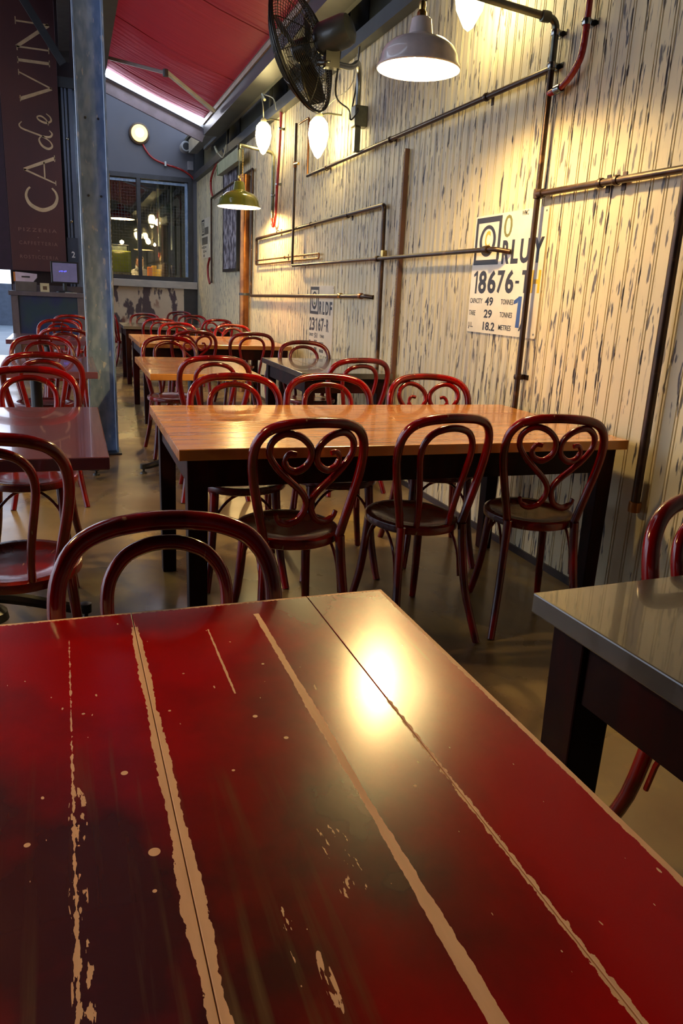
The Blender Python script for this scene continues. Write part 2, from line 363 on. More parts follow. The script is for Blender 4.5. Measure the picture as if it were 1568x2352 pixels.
# window
w = bpy.data.objects.new('window_1', None); COL.objects.link(w); struct(w)
bm = bmesh.new(); y0, y1 = BY-.03, BY+.06
box(bm, .62, 2.06, y0, y1, 2.98, 3.05); box(bm, .62, 2.06, y0, y1, 1.36, 1.43); box(bm, 1.99, 2.06, y0, y1, 1.43, 2.98); box(bm, .62, .68, y0, y1, 1.43, 2.98); box(bm, 1.14, 1.20, y0, y1, 1.43, 2.98)
obj('window_frame', bm, mat('dark_blue_steel_frame', (.05, .055, .07), .4, .2), w)
bm = bmesh.new(); box(bm, 1.94, 1.985, BY+.02, BY+.05, 1.44, 2.97); box(bm, 1.21, 1.94, BY+.02, BY+.05, 2.92, 2.96); box(bm, .69, 1.13, BY+.02, BY+.05, 2.92, 2.96)
obj('window_inner_frame', bm, galv, w)
obj('window_pane', B(.68, 1.99, BY+.055, BY+.06, 1.43, 2.98), pane_m, w)
bm = bmesh.new()
for i in range(27): x = .70+i*.048; box(bm, x, x+.003, BY+.075, BY+.078, 1.43, 2.98)
for i in range(32): z = 1.46+i*.048; box(bm, .68, 1.99, BY+.078, BY+.081, z, z+.003)
obj('wire_mesh', bm, steel_light, w)

# roof: dark ceiling on the left, sky above the awning, panel strip above the boards
bm = bmesh.new(); box(bm, -9, -2.8, -3.2, 16, 5.2, 5.3); box(bm, -2.8, .33, 7.3, 16, 5.2, 5.3); box(bm, -2.8, .33, -3.2, 2.5, 5.2, 5.3); box(bm, -.2, .33, 2.5, 7.3, 5.2, 5.3)
struct(obj('ceiling', bm, dark))
struct(obj('ceiling.001', B(1.95, 2.34, -3.2, BY, 3.62, 3.66), olive))
struct(obj('ceiling.002', B(.33, 2.34, -3.2, 4.55, 4.0, 4.1), mat('brown_lining_boards', (.10, .055, .022), .6, col2=(.07, .035, .015), scale=(14, 1, 1))))  # unseen near roof, added so the front table reflects dark brown
struct(obj('wall_upper', B(2.20, 2.30, -3, BY, 3.0, 3.62), olive))
bm = bmesh.new(); box(bm, .33, .52, -3, 12.9, 3.62, 5.25); struct(obj('trim_4', bm, steel))
bm = bmesh.new(); q = [(.33, 3.85), (1.75, 3.36), (1.95, 3.36), (1.95, 3.67), (2.34, 3.67), (2.34, 4.1), (.33, 4.1)]
f0 = [bm.verts.new((x, 4.50, z)) for x, z in q]; f1 = [bm.verts.new((x, 4.58, z)) for x, z in q]; bm.faces.new(f0); bm.faces.new(f1[::-1])
for i in range(7): bm.faces.new((f0[i], f1[i], f1[(i+1) % 7], f0[(i+1) % 7]))
struct(obj('trim_added', bm, MATS['brown_lining_boards']))  # unseen fascia added to block the sky gap before the awning
# steel above the boards
hb = tag(obj('header_beam', B(2.06, 2.19, -2.9, 13.85, 3.0, 3.10), steel), 'dark grey steel header beam running along the top of the cream boards', 'beam')
pb = tag(obj('purlin', B(2.00, 2.05, -2.9, 12.4, 3.26, 3.42), steel_light, bevel=.004), 'pale grey steel purlin above the boards, beside the awning gutter', 'beam')
gt = thing('awning_gutter', 'long dark gutter box carrying the lower edge of the red awning', 'gutter', (1.85, 5, 3.2))
gt2 = obj('gutter_box', B(-.08, .10, -7, 5.95, 0, .14), steel, gt)
obj('edge_strip', B(-.10, -.08, -7, 5.93, .12, .17), mat('cream_edge_strip', (.42, .36, .27), .5), gt)
eb = thing('beam_end', 'pale grey squared beam end under the gutter by the back wall', 'beam', (1.99, 11.2, 3.30))
obj('end_block', B(-.11, .02, -.5, 1.9, 0, .19), steel_light, eb, bevel=.004)
obj('end_cap', B(-.10, .01, -.51, -.50, .01, .18), steel_light, eb)
for i, (y, l) in enumerate(((1.6, 'dark steel post above the boards nearest the viewer'), (3.8, 'dark steel post above the boards over the white pendant lamp'), (6.1, 'dark steel post above the boards beside the fan bracket'), (8.42, 'dark steel post above the boards beside the red cable drop'), (10.75, 'dark steel post above the boards behind the hanging cord'), (13.7, 'dark steel post in the corner by the back wall'))):
    bm = bmesh.new(); box(bm, 2.055, 2.19, y-.10, y-.085, 3.10, 3.62); box(bm, 2.055, 2.19, y+.085, y+.10, 3.10, 3.62); box(bm, 2.12, 2.135, y-.085, y+.085, 3.10, 3.62)
    tag(obj('roof_post', bm, steel), l, 'post', None)

# ------------------------------------------------------------ awning
aw = thing('awning', 'sloping red canvas awning with folding arms over the tables', 'awning', (0, 0, 0))
def aw_z(x): return 3.38 + .37*(1.75-x)
bm = bmesh.new(); ny, nx = 90, 10; rows = []
for j in range(ny+1):
    y = 4.6 + (10.9-4.6)*j/ny; r_ = []
    for i in range(nx+1):
        x = .53 + (1.75-.53)*i/nx; sag = -.035*math.sin(PI*i/nx)*(1+.4*math.sin(y*2.3))+.006*math.sin(y*5.1+x*2)*math.sin(PI*i/nx)
        r_.append(bm.verts.new((x, y, aw_z(x)+sag)))
    rows.append(r_)
for j in range(ny):
    for i in range(nx): bm.faces.new((rows[j][i], rows[j][i+1], rows[j+1][i+1], rows[j+1][i]))
obj('canvas', bm, awning_m, aw, smooth=True)
for y in (5.6, 7.2, 8.8, 10.4): obj('canvas_seam', TB( [(.54, y, aw_z(.54)-.012), (.9, y, aw_z(.9)-.040), (1.3, y, aw_z(1.3)-.040), (1.74, y, aw_z(1.74)-.012)], .004, 5), mat('dark_red_seam', (.18, .004, .01), .6), aw)
aw2 = thing('awning', 'unseen red canvas awning added over the left hand tables for red light', 'awning')  # invented awning, out of view, throws red light on the left row
bm = bmesh.new(); rows = []
for j in range(21):
    rows.append([bm.verts.new((-2.8+2.6*i/8, 2.5+4.8*j/20, 4.75-.6*i/8-.05*math.sin(PI*i/8))) for i in range(9)])
for j in range(20):
    for i in range(8): bm.faces.new((rows[j][i], rows[j][i+1], rows[j+1][i+1], rows[j+1][i]))
obj('canvas', bm, awning_m, aw2, smooth=True)
obj('front_bar', TB([(-.2, 2.5, 4.15), (-.2, 7.3, 4.15)], .03, 10), steel_light, aw2)
obj('rear_bar', TB([(-2.8, 2.5, 4.75), (-2.8, 7.3, 4.75)], .03, 10), steel_light, aw2)
arm_m = mat('pale_powder_coated_arm', (.50, .55, .56), .35, col2=(.44, .48, .50))
bm = bmesh.new(); beam(bm, (1.72, 9.87, 3.28), (1.105, 9.39, 3.515), .05, .035); obj('folding_arm', bm, arm_m, aw, bevel=.005)
bm = bmesh.new(); beam(bm, (1.105, 9.39, 3.50), (.55, 9.97, 3.71), .05, .035); obj('folding_arm', bm, mat('shaded_grey_arm', (.25, .22, .22), .5), aw, bevel=.005)  # this half of the arm has its shade painted into a darker grey
obj('arm_joint', LB([(0, -.035), (.03, -.035), (.03, .035), (0, .035)], 14, (1.105, 9.39, 3.50)), steel, aw, smooth=True)
bm = bmesh.new(); beam(bm, (.53, 5.2, aw_z(.53)-.05), (1.7, 5.2, aw_z(1.7)-.05), .04, .03)
ledt = thing('led_strip_light', 'bright white strip light along the far end of the red awning', 'strip light', (0, 10.93, 0))
bm.free()
bm = bmesh.new(); beam(bm, (.56, .0, aw_z(.56)-.02), (1.75, 0, aw_z(1.75)-.02), .04, .085); obj('diffuser', bm, led_m, ledt)
bm = bmesh.new(); beam(bm, (.54, .05, aw_z(.54)-.02), (1.78, .05, aw_z(1.78)-.02), .05, .12); obj('housing', bm, steel_light, ledt)
bm = bmesh.new(); beam(bm, (.54, 0.12, aw_z(.54)-.16), (1.79, 0.12, aw_z(1.79)-.16), .05, .16)
tag(obj('awning_flashing', bm, mat('mauve_grey_flashing', (.20, .19, .24), .5)), 'mauve grey sloping flashing board just beneath the white strip light', 'flashing').location = (0, 10.93, 0)

# ------------------------------------------------------------ steel column
col = thing('steel_column', 'galvanised steel I-section column standing left of the aisle', 'column', (.20, 6.03, 0))
bm = bmesh.new(); box(bm, -.085, .085, -.006, .006, 0, 5.2); obj('web', bm, galv, col)
obj('flange', B(-.10, -.088, -.08, .08, 0, 5.2), galv, col); obj('flange', B(.088, .10, -.08, .08, 0, 5.2), galv, col)
bm = bmesh.new()
for z in (1.85, 2.35, 3.4):
    for x in (-.04, .045): lathe(bm, [(0, 0), (.008, 0), (.008, .008), (0, .01)], 10, M=Matrix.Translation((x, -.006, z)) @ Matrix.Rotation(PI/2, 4, 'X'))
obj('bolt', bm, steel, col)
obj('base_plate', B(-.12, .12, -.12, .12, 0, .012), steel, col)
st = thing('strip_label', 'narrow yellow and black printed strip on the right edge of the column', 'label', (.303, 5.96, 1.05))
obj('strip', B(-.002, .001, -.008, .03, 0, .95), mat('pale_yellow_strip', (.55, .50, .28), .5), st)
bm = bmesh.new()
for k in range(14): box(bm, -.0035, .0, -.0095, -.007, .30+k*.035, .32+k*.035)
obj('print', bm, platewood, st)

# ------------------------------------------------------------ banner sign and the left end of the room
bn = thing('vertical_sign', 'tall maroon brown sign with pale gold vertical lettering', 'sign', (-.80, 13.0, 1.40))
obj('sign_board', B(0, .78, 0, .05, 0, 3.8), banner_m, bn, bevel=.004)
obj('side_frame', B(-.20, -.004, 0, .08, 0, 3.8), mat('dark_plum_frame', (.035, .012, .03), .5), bn)
BM = frame_m((0, 0, 0), (1, 0, 0), (0, 0, 1))     # local plane, u right, v up, front faces -Y
def stroke(bm, pts, w, sm=0):
    """flat pen stroke with per point half width, u/v plane; w list or value"""
    P = [Vector((p[0], 0, p[1])) for p in pts]; ws = list(w) if isinstance(w, (list, tuple)) else [w]*len(P)
    if sm:
        P2 = cr(P, sm); ws = [ws[min(int(i/sm), len(ws)-1)]*(1-(i % sm)/sm)+ws[min(int(i/sm)+1, len(ws)-1)]*((i % sm)/sm) for i in range(len(P2))]; P = P2
    L, R_ = [], []
    for i, p in enumerate(P):
        t = (P[min(i+1, len(P)-1)]-P[max(i-1, 0)]).normalized(); n = Vector((-t.z, 0, t.x))
        L.append((p+n*ws[i])); R_.append(p-n*ws[i])
    for dy, rev in ((-.003, 0),):
        a = [bm.verts.new(q+Vector((0, dy, 0))) for q in L]; b = [bm.verts.new(q+Vector((0, dy, 0))) for q in R_]
        a2 = [bm.verts.new(q) for q in L]; b2 = [bm.verts.new(q) for q in R_]
        for i in range(len(a)-1):
            bm.faces.new((a[i], a[i+1], b[i+1], b[i])); bm.faces.new((a[i], a2[i], a2[i+1], a[i+1])); bm.faces.new((b[i], b[i+1], b2[i+1], b2[i]))
        bm.faces.new((a[0], b[0], b2[0], a2[0])); bm.faces.new((a[-1], a2[-1], b2[-1], b[-1]))
# letters run upwards: letter x axis -> +Z, letter y axis -> -X
def letters(shapes, z0, h, x_base, m, name, wsc=1.):
    bm = bmesh.new()
    for pts, wd, sm in shapes: stroke(bm, [(x_base - y*h, z0 + x*h*wsc) for x, y in pts], [q*h for q in wd] if isinstance(wd, (list, tuple)) else wd*h, sm)
    return obj(name, bm, m, bn)
Cc = [([(.78, .86), (.66, .96), (.45, 1.0), (.2, .86), (.06, .5), (.2, .14), (.45, 0), (.66, .03), (.80, .15)], [.03, .035, .045, .06, .065, .06, .045, .035, .025], 4)]
Aa = [([(.0, 0), (.40, 1.02)], [.022, .03], 0), ([(.40, 1.02), (.86, 0)], [.045, .055], 0), ([(.17, .36), (.70, .36)], [.022, .022], 0), ([(-.06, .01), (.10, .01)], .014, 0), ([(.74, .01), (.96, .01)], .014, 0)]
Vv = [([(.0, 1), (.44, -.02)], [.055, .045], 0), ([(.44, -.02), (.86, 1)], [.025, .022], 0), ([(-.08, .99), (.12, .99)], .014, 0), ([(.76, .99), (.94, .99)], .014, 0)]
Ii = [([(.1, 0), (.1, 1)], .045, 0), ([(0, .01), (.2, .01)], .014, 0), ([(0, .99), (.2, .99)], .014, 0)]
Nn = [([(.05, 0), (.05, 1)], .025, 0), ([(.05, 1), (.80, -.02)], [.05, .055], 0), ([(.80, -.02), (.80, 1)], .025, 0), ([(-.05, .01), (.15, .01)], .014, 0), ([(-.06, .99), (.1, .99)], .014, 0), ([(.70, .99), (.92, .99)], .014, 0)]
hh = .43; xb = .69
letters(Cc, .86, hh, xb, gold, 'letter_c', 1.0); letters(Aa, 1.27, hh, xb, gold, 'letter_a', .95)
letters(Vv, 2.37, hh, xb, gold, 'letter_v', .95); letters(Ii, 2.83, hh, xb, gold, 'letter_i'); letters(Nn, 3.02, hh, xb, gold, 'letter_n', 1.0)
dd_ = [([(.50, .42), (.36, .50), (.16, .40), (.06, .18), (.16, .02), (.34, .10), (.50, .38), (.62, .80), (.72, 1.12), (.84, 1.2), (.96, 1.1)], [.02, .03, .04, .045, .035, .02, .03, .03, .03, .025, .015], 4),
       ([(.50, .38), (.50, .10), (.62, .0), (.74, .10)], [.03, .04, .03, .015], 4)]
ee_ = [([(.0, .12), (.22, .18), (.38, .36), (.34, .52), (.20, .46), (.10, .22), (.20, .02), (.38, .04), (.52, .18)], [.015, .025, .03, .025, .03, .04, .035, .025, .015], 4)]
letters(dd_, 1.72, hh*.86, xb-.02, gold, 'letter_d', 1.0); letters(ee_, 2.06, hh*.86, xb-.02, gold, 'letter_e', .8)
for s, z in (('PIZZERIA', .57), ('CAFFETTERIA', .38), ('ROSTICCERIA', .18)):
    text('\u2009'.join(s), (.12, .66, z, z+.05), faint, bn, 'lettering', frame_m((0, -.001, 0), (1, 0, 0), (0, 0, 1)))
for z in (.49, .30):
    bm = bmesh.new(); lathe(bm, [(0, 0), (.009, 0), (.009, .003), (0, .003)], 8, M=Matrix.Translation((.39, 0, z)) @ Matrix.Rotation(PI/2, 4, 'X')); obj('dot', bm, faint, bn)
sd = thing('shutter_frame', 'tall blue grey steel shutter frame between the maroon sign and the column', 'shutter', (.02, 13.1, 0))
blues = mat('blue_grey_steel', (.10, .125, .19), .35, .4, col2=(.14, .17, .24), scale=(2, 2, .6))
for i, (a, b_, z1) in enumerate(((0, .03, 4.0), (.045, .075, 4.0), (.10, .16, 4.0))): obj('guide_rail', B(a, b_, -.03, .05, 0, z1), blues, sd)
obj('panel', B(.0, .44, .05, .08, 0, 4.0), mat('pale_blue_shutter_panel', (.20, .27, .36), .5, col2=(.15, .2, .28)), sd)
obj('head_box', B(-.04, .50, -.06, .16, 4.0, 4.14), steel, sd)
obj('handle_plate', B(.23, .29, -.02, .05, 2.45, 2.85), steel, sd, bevel=.004)
bm = bmesh.new()
for z in (3.32, 2.16): lathe(bm, [(0, 0), (.022, 0), (.018, .012), (0, .016)], 12, M=Matrix.Translation((.06, -.03, z)) @ Matrix.Rotation(PI/2, 4, 'X'))
obj('round_stud', bm, chrome, sd, smooth=True)
ns = thing('number_board', 'narrow dark slate board with small white numerals behind the till', 'sign', (0.0, 13.049, 1.30))
obj('board', B(0, .16, 0, .02, 0, .62), mat('slate_board', (.03, .04, .07), .5), ns)
text('2', (.06, .11, .33, .42), white, ns, 'numeral', frame_m((0, -.001, 0), (1, 0, 0), (0, 0, 1)), .02)
text('9', (.06, .11, .14, .22), white, ns, 'numeral', frame_m((0, -.001, 0), (1, 0, 0), (0, 0, 1)), .02)
struct(obj('trim_5', B(.30, .50, 13.3, 14.1, 0, 5.2), blues)); struct(obj('trim_6', B(.46, .62, 13.75, 14.0, 0, 3.2), greywall))
struct(obj('wall_end', B(-.85, .32, 13.3, 13.4, 0, 5.2), dark))
bm = bmesh.new(); beam(bm, (-.9, 9.2, 4.6), (-.05, 9.2, 3.3), .05, .1); 
tag(obj('roof_brace', bm, steel), 'dark sloping steel brace high up beside the maroon sign', 'brace'); bpy.data.objects['roof_brace'].location = (.12, 3.4, .9)
bm = bmesh.new(); box(bm, .0, .14, 0, 6.9, 0, .22); tag(obj('roof_rafter', bm, mat('grey_timber_rafter', (.09, .085, .085), .6)), 'dark grey roof rafter running back behind the top of the column', 'beam').location = (.02, 6.2, 4.35)

# host stand
hs = thing('host_stand', 'dark grey host stand with blue panel and timber base, behind the left tables', 'counter', (-.78, 11.9, 0))
hsm = mat('mauve_grey_counter_paint', (.12, .10, .12), .45, col2=(.09, .075, .095))
obj('worktop', B(-.03, 1.0, -.02, .55, 1.05, 1.11), hsm, hs, bevel=.004)
obj('side_panel', B(0, .09, .0, .5, 0, 1.05), hsm, hs); obj('side_panel', B(.88, .97, .0, .5, 0, 1.05), hsm, hs)
obj('front_panel', B(.09, .88, .03, .06, .46, 1.05), mat('deep_blue_panel', (.008, .02, .11), .4, col2=(.01, .04, .07), scale=(3, 3, 3)), hs)
obj('crate_base', B(.09, .88, .02, .06, 0, .46), mat('brown_crate_boards', (.16, .065, .03), .6, col2=(.08, .03, .02), scale=(1, 1, 14)), hs)
obj('back_upstand', B(0, .97, .5, .53, 1.11, 1.20), hsm, hs)
tl = thing('till_screen', 'touch screen till standing on the host stand', 'till', (-.06, 12.1, 1.11), .0)
obj('screen_case', B(-.18, .20, 0, .03, .13, .43), blk, tl, bevel=.006)
obj('display', B(-.155, .175, -.003, 0, .15, .41), mat('mauve_display', (.10, .08, .14), .2, emit=(.13, .12, .22), estr=.2), tl)
bm = bmesh.new()
for k in range(6): box(bm, -.07+k*.018, -.058+k*.018, -.0045, -.003, .285+.006*(k % 2), .30+.004*(k % 3))
obj('screen_mark', bm, mat('blue_display_mark', (.05, .05, .5), .4, emit=(.1, .1, .9), estr=.8), tl)
obj('stand', LB([(0, 0), (.13, 0), (.12, .015), (.03, .03), (.025, .14), (0, .14)], 20, (0, .05, 0)), blk, tl, smooth=True)
gb = tag(obj('cash_box', B(-.14, .14, -.1, .12, 0, .13), mat('warm_grey_box', (.12, .10, .095), .5), bevel=.005), 'warm grey box on the left of the host stand, under the pink tray', 'box'); gb.location = (-.58, 12.1, 1.11)
pk = thing('card_reader_tray', 'pale pink tray with a dark slot and orange side on top of the grey box', 'tray', (-.58, 12.1, 1.24))
bm = bmesh.new(); vs = [(-.13, 0), (.10, 0), (.15, .06), (.15, .11), (-.13, .13)]
f0 = [bm.verts.new((x, -.08, z)) for x, z in vs]; f1 = [bm.verts.new((x, .10, z)) for x, z in vs]; bm.faces.new(f0); bm.faces.new(f1[::-1])
for i in range(5): bm.faces.new((f0[i], f1[i], f1[(i+1) % 5], f0[(i+1) % 5]))
obj('tray_body', bm, mat('pale_pink_plastic', (.68, .55, .66), .4), pk); obj('slot', B(-.05, .06, -.084, -.079, .055, .075), platewood, pk); obj('side_stripe', B(-.155, -.13, -.08, .10, 0, .125), mat('orange_side', (.6, .2, .03), .5), pk)
fc = thing('framed_card', 'small cream framed card standing on the host stand', 'card', (-.33, 11.96, 1.11))
obj('card', B(-.06, .06, 0, .012, 0, .12), mat('cream_card', (.62, .55, .34), .5), fc); obj('picture', B(-.025, .03, -.002, 0, .03, .08), mat('brown_picture', (.15, .08, .04), .5), fc)
tag(obj('paper_slip', B(-.08, .08, -.03, .04, 0, .006), mat('cream_paper', (.68, .62, .5), .6)), 'cream paper slip lying on the host stand below the till', 'paper').location = (.02, 11.95, 1.11)
for z, l in ((1.25, 'upper'), (1.12, 'lower')): tag(obj('switch_box', B(0, .07, 0, .05, 0, .12), mat('cream_plastic', (.55, .48, .38), .5), bevel=.006), l + ' of two small cream boxes between the till and the column', 'box').location = (.21, 12.25, z)
# street side
tag(obj('street_wall', B(-14, -.9, 24, 24.3, 0, 1.15), mat('dark_blue_hoarding', (.06, .08, .12), .6)), 'low dark blue hoarding out in the daylight at far left', 'wall')
tag(obj('street_bin', B(-.25, .25, -.2, .2, 0, .85), mat('teal_bin', (.02, .12, .16), .4), bevel=.03), 'teal bin outside at the far left edge', 'bin').location = (-3.0, 21, 0)
struct(obj('floor.001', B(-30, -.9, 14.2, 40, 0, .004), mat('pale_wet_paving', (.13, .17, .21), .45, col2=(.09, .12, .16), scale=(1, 1, 1)))) 

# ------------------------------------------------------------ tables
def leg_table(name, label, x0, x1, y0, y1, top_m, edge_m, rz=0, th=.038, grain=True, lw=.07, apron=.10, ins=.03, legm=blackpaint, planks=None, legs='xxxx'):
    cx, cy = (x0+x1)/2, (y0+y1)/2
    t = thing(name, label, 'table', (cx, cy, 0), rz)
    a, b = (x1-x0)/2, (y1-y0)/2
    bm = bmesh.new(); box(bm, -a, a, -b, b, .75-th, .75)
    o = obj('tabletop', bm, top_m, t, bevel=.003)
    obj('apron', (lambda q: (box(q, -a+ins+.01, a-ins-.01, -b+ins+.01, -b+ins+.035, .75-th-apron, .75-th), box(q, -a+ins+.01, a-ins-.01, b-ins-.035, b-ins-.01, .75-th-apron, .75-th), box(q, -a+ins+.01, -a+ins+.035, -b+ins, b-ins, .75-th-apron, .75-th), box(q, a-ins-.035, a-ins-.01, -b+ins, b-ins, .75-th-apron, .75-th), q)[-1])(bmesh.new()), legm, t)
    for sx in (-1, 1):
        for sy in (-1, 1):
            x = sx*(a-ins-lw/2); y = sy*(b-ins-lw/2); bm = bmesh.new()
            vs = box(bm, x-lw/2, x+lw/2, y-lw/2, y+lw/2, 0, .75-th)
            for v in vs:
                if v.co.z < .1: v.co.x = x+(v.co.x-x)*.85; v.co.y = y+(v.co.y-y)*.85
            obj('leg', bm, legm, t, bevel=.004)
    return t
def pedestal_table(name, label, x0, x1, y0, y1, top_m, th=.04, stripes=5):
    cx, cy = (x0+x1)/2, (y0+y1)/2; t = thing(name, label, 'table', (cx, cy, 0)); a, b = (x1-x0)/2, (y1-y0)/2
    bm = B(-a, a, -b, b, .75-th, .75)
    obj('tabletop', bm, top_m, t, bevel=.004)
    obj('support_plate', B(-.22, .22, -.22, .22, .69, .71), blk, t)
    obj('pedestal', LB([(0, .04), (.075, .04), (.07, .07), (.035, .10), (.035, .66), (.06, .69), (0, .69)], 20), blk, t, smooth=True)
    for k in range(4):
        ang = k*PI/2; d = Vector((math.cos(ang), math.sin(ang), 0))
        bm = bmesh.new(); tube(bm, [d*.03+Vector((0, 0, .13)), d*.15+Vector((0, 0, .10)), d*.30+Vector((0, 0, .055)), d*.345+Vector((0, 0, .05))], lambda t_: .026-.008*t_, 8, smooth=3)
        f = obj('foot', bm, blk, t, smooth=True); obj('glide', LB([(0, 0), (.024, 0), (.02, .012), (.008, .016), (.008, .03), (.022, .035), (.022, .07), (0, .075)], 12, d*.345), blk, f, smooth=True)
    return t

# front table: boards run along Y, seams as in the photograph
ft = thing('front_table', 'scratched glossy red table in the foreground with bare wood seams', 'table', (0, 0, 0))
ft.rotation_euler = (0, 0, math.radians(.6))
bm = bmesh.new(); xs = [-.40, .080, .372, .512]
for a, b_ in zip(xs, xs[1:]): box(bm, a+.0005, b_-.0005, .13, 1.152, .712, .75)
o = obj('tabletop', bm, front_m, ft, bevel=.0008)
bm = bmesh.new(); box(bm, -.36, .47, 1.085, 1.11, .61, .712); box(bm, .445, .47, .17, 1.11, .61, .712); box(bm, -.36, -.335, .17, 1.11, .61, .712); box(bm, -.36, .47, .17, .195, .61, .712)
obj('apron', bm, blackpaint, ft)
for x in (-.33, .44):
    for y in (.20, 1.08): obj('leg', B(x-.035, x+.035, y-.035, y+.035, 0, .712), blackpaint, ft, bevel=.004)

mid = leg_table('long_table', 'long varnished brown timber table with dark legs in the middle, reaching the wall', .307, 2.075, 2.42, 3.40, brown, brownend, planks=8)
leg_table('dark_table', 'dark glossy table with black legs at the right edge, beside the front table', .783, 1.62, .30, 1.10, darktop, darktop, rz=math.radians(2.5), planks=4, lw=.085, apron=.13)
pedestal_table('cafe_table', 'dark red glossy table at the left edge, in front of the column', -.78, .09, 2.335, 3.355, redtop)
pedestal_table('cafe_table', 'dark red glossy table just in front of the galvanised column', -.60, .135, 4.74, 5.78, redtop)
pedestal_table('timber_table', 'brown timber topped table beyond the long table, beside the dark wall table', .43, 1.11, 4.68, 5.85, brown)
leg_table('wall_table', 'small dark grey table by the wall with a gold seam across its top', 1.42, 2.07, 4.83, 5.98, darktop, darktop, planks=3)
leg_table('long_table', 'long brown timber table two rows behind the foreground long table, reaching the wall', .58, 2.02, 7.25, 8.65, brown, brownend, planks=8)
leg_table('far_table', 'dark edged table nearest the peeling back wall', .63, 2.05, 10.35, 11.35, darktop, brownend, planks=5)
pedestal_table('cafe_table', 'dark red table behind the column, before the host stand', -.55, .12, 7.35, 8.25, redtop)
gs = obj('gold_seam', B(1.64, 1.648, 4.84, 5.97, .7495, .7508), brass); gs.parent = bpy.data.objects['wall_table']; gs.matrix_parent_inverse = Matrix.Translation((-(1.42+2.07)/2, -(4.83+5.98)/2, 0))

# ------------------------------------------------------------ chairs
def make_chair(kind):
    t = thing('bentwood_chair', 'x', 'chair')
    bk = lambda x, z: (x, -.180-.095*(z-.45)/.43+.035*(x/.2)**2-.0, z)
    hp = [(.150, .45), (.166, .52), (.186, .60), (.204, .68), (.212, .75), (.203, .81), (.170, .853), (.115, .874), (.055, .881), (0, .883)]
    pts = [bk(-x, z) for x, z in hp] + [bk(x, z) for x, z in hp[-2::-1]]
    obj('back_frame', TB(pts, .0175, 12, smooth=4), chairpaint, t, smooth=True)
    if kind == 'plain':
        ip = [(.078, .455), (.082, .52), (.094, .60), (.110, .68), (.119, .74), (.112, .79), (.082, .826), (.040, .842), (0, .846)]
        pts = [bk(-x, z) for x, z in ip] + [bk(x, z) for x, z in ip[-2::-1]]
        pts = [(x, y+.004, z) for x, y, z in pts]
        obj('inner_loop', TB(pts, .0135, 10, smooth=4), chairpaint, t, smooth=True)
    else:
        sc = [(.118, .560), (.108, .537), (.075, .524), (.036, .538), (.014, .572), (.011, .608), (.035, .645), (.085, .688), (.130, .730), (.158, .775), (.152, .818), (.112, .846), (.060, .838), (.020, .806), (.010, .772), (.022, .738), (.056, .717), (.090, .726), (.104, .754), (.090, .779), (.066, .777)]
        for s in (-1, 1):
            p3 = [bk(s*x, z) for x, z in sc]
            obj('scroll', TB(p3, lambda t_: .0125 if .06 < t_ < .9 else .009, 10, smooth=4), chairpaint, t, smooth=True)
    R0 = .203
    o = obj('seat', LB([(0, .452), (.10, .450), (.165, .4535), (.175, .459), (.180, .4585), (.192, .461), (R0, .456), (R0+.003, .445), (R0, .430), (.19, .424), (0, .426)], 40), seatpaint, t, smooth=True)
    for s in (-1, 1):
        obj('leg', TB([(s*.150, -.172, .46), (s*.156, -.180, .36), (s*.170, -.205, .20), (s*.190, -.245, .08), (s*.205, -.275, 0)], lambda t_: .019-.003*t_, 10, smooth=3), chairpaint, t, smooth=True)
        obj('leg', TB([(s*.135, .135, .43), (s*.140, .145, .34), (s*.152, .165, .18), (s*.168, .195, .06), (s*.178, .215, 0)], lambda t_: .021-.005*t_, 10, smooth=3), chairpaint, t, smooth=True)
        obj('brace', TB([(s*.160, -.165, .24), (s*.158, -.14, .34), (s*.155, -.08, .405), (s*.150, 0, .42), (s*.145, .07, .405), (s*.143, .12, .34), (s*.147, .145, .25)], .0065, 7, smooth=3), chairpaint, t, smooth=True)
    obj('brace', TB([(-.147, .145, .25), (-.12, .143, .34), (-.06, .14, .405), (0, .14, .42), (.06, .14, .405), (.12, .143, .34), (.147, .145, .25)], .0065, 7, smooth=3), chairpaint, t, smooth=True)
    return t
protos = {'plain': make_chair('plain'), 'heart': make_chair('heart')}; used = set()
def chair(kind, x, y, rz, label, group=None, sc=(.97, 1, .985)):
    """x, y = seat centre; rz = 0 faces +Y"""
    p = protos[kind]; rz = math.radians(rz)
    if kind in used:
        q = dup(p, (x, y, 0), rz, label, group); q.scale = sc; return q
    used.add(kind); p.scale = sc; p.location = (x, y, 0); p.rotation_euler = (0, 0, rz); p['label'] = label
    if group: p['group'] = group
    return p
g1, g2, g3, g4 = 'chairs round the long brown table', 'chairs round the far tables by the wall', 'chairs in the row behind the long table', 'chairs in the left hand row'
chair('plain', .135, 1.00, 180, 'red bentwood chair tucked in behind the foreground red table', None, (.85, 1, .978))
chair('heart', .70, 2.51, 3, 'heart backed bentwood chair, left of three on the near side of the long brown table', g1, (.90, 1, .98))
chair('plain', 1.215, 2.57, 3, 'plain hoop backed bentwood chair, middle one on the near side of the long brown table', g1, (.85, 1, .98))
chair('heart', 1.72, 2.53, -16, 'heart backed bentwood chair beside the wall on the near side of the long brown table', g1, (.87, 1, .98))
chair('plain', .68, 3.22, 176, 'plain hoop backed chair on the far side of the long brown table, left end', g1)
chair('plain', 1.13, 3.25, 173, 'plain hoop backed chair on the far side of the long brown table, middle', g1)
chair('heart', 1.67, 3.30, 168, 'scroll backed chair on the far side of the long brown table, nearest the wall', g1)
chair('plain', 1.30, .95, 180, 'red bentwood chair tucked in behind the dark table at the right edge')
chair('plain', -.18, 2.30, -8, 'bentwood chair with scuffed seat at the left edge, near side of the left table', g4, (.87, 1, .985))
chair('plain', -.20, 3.42, 178, 'bentwood chair on the far side of the nearest left table', g4)
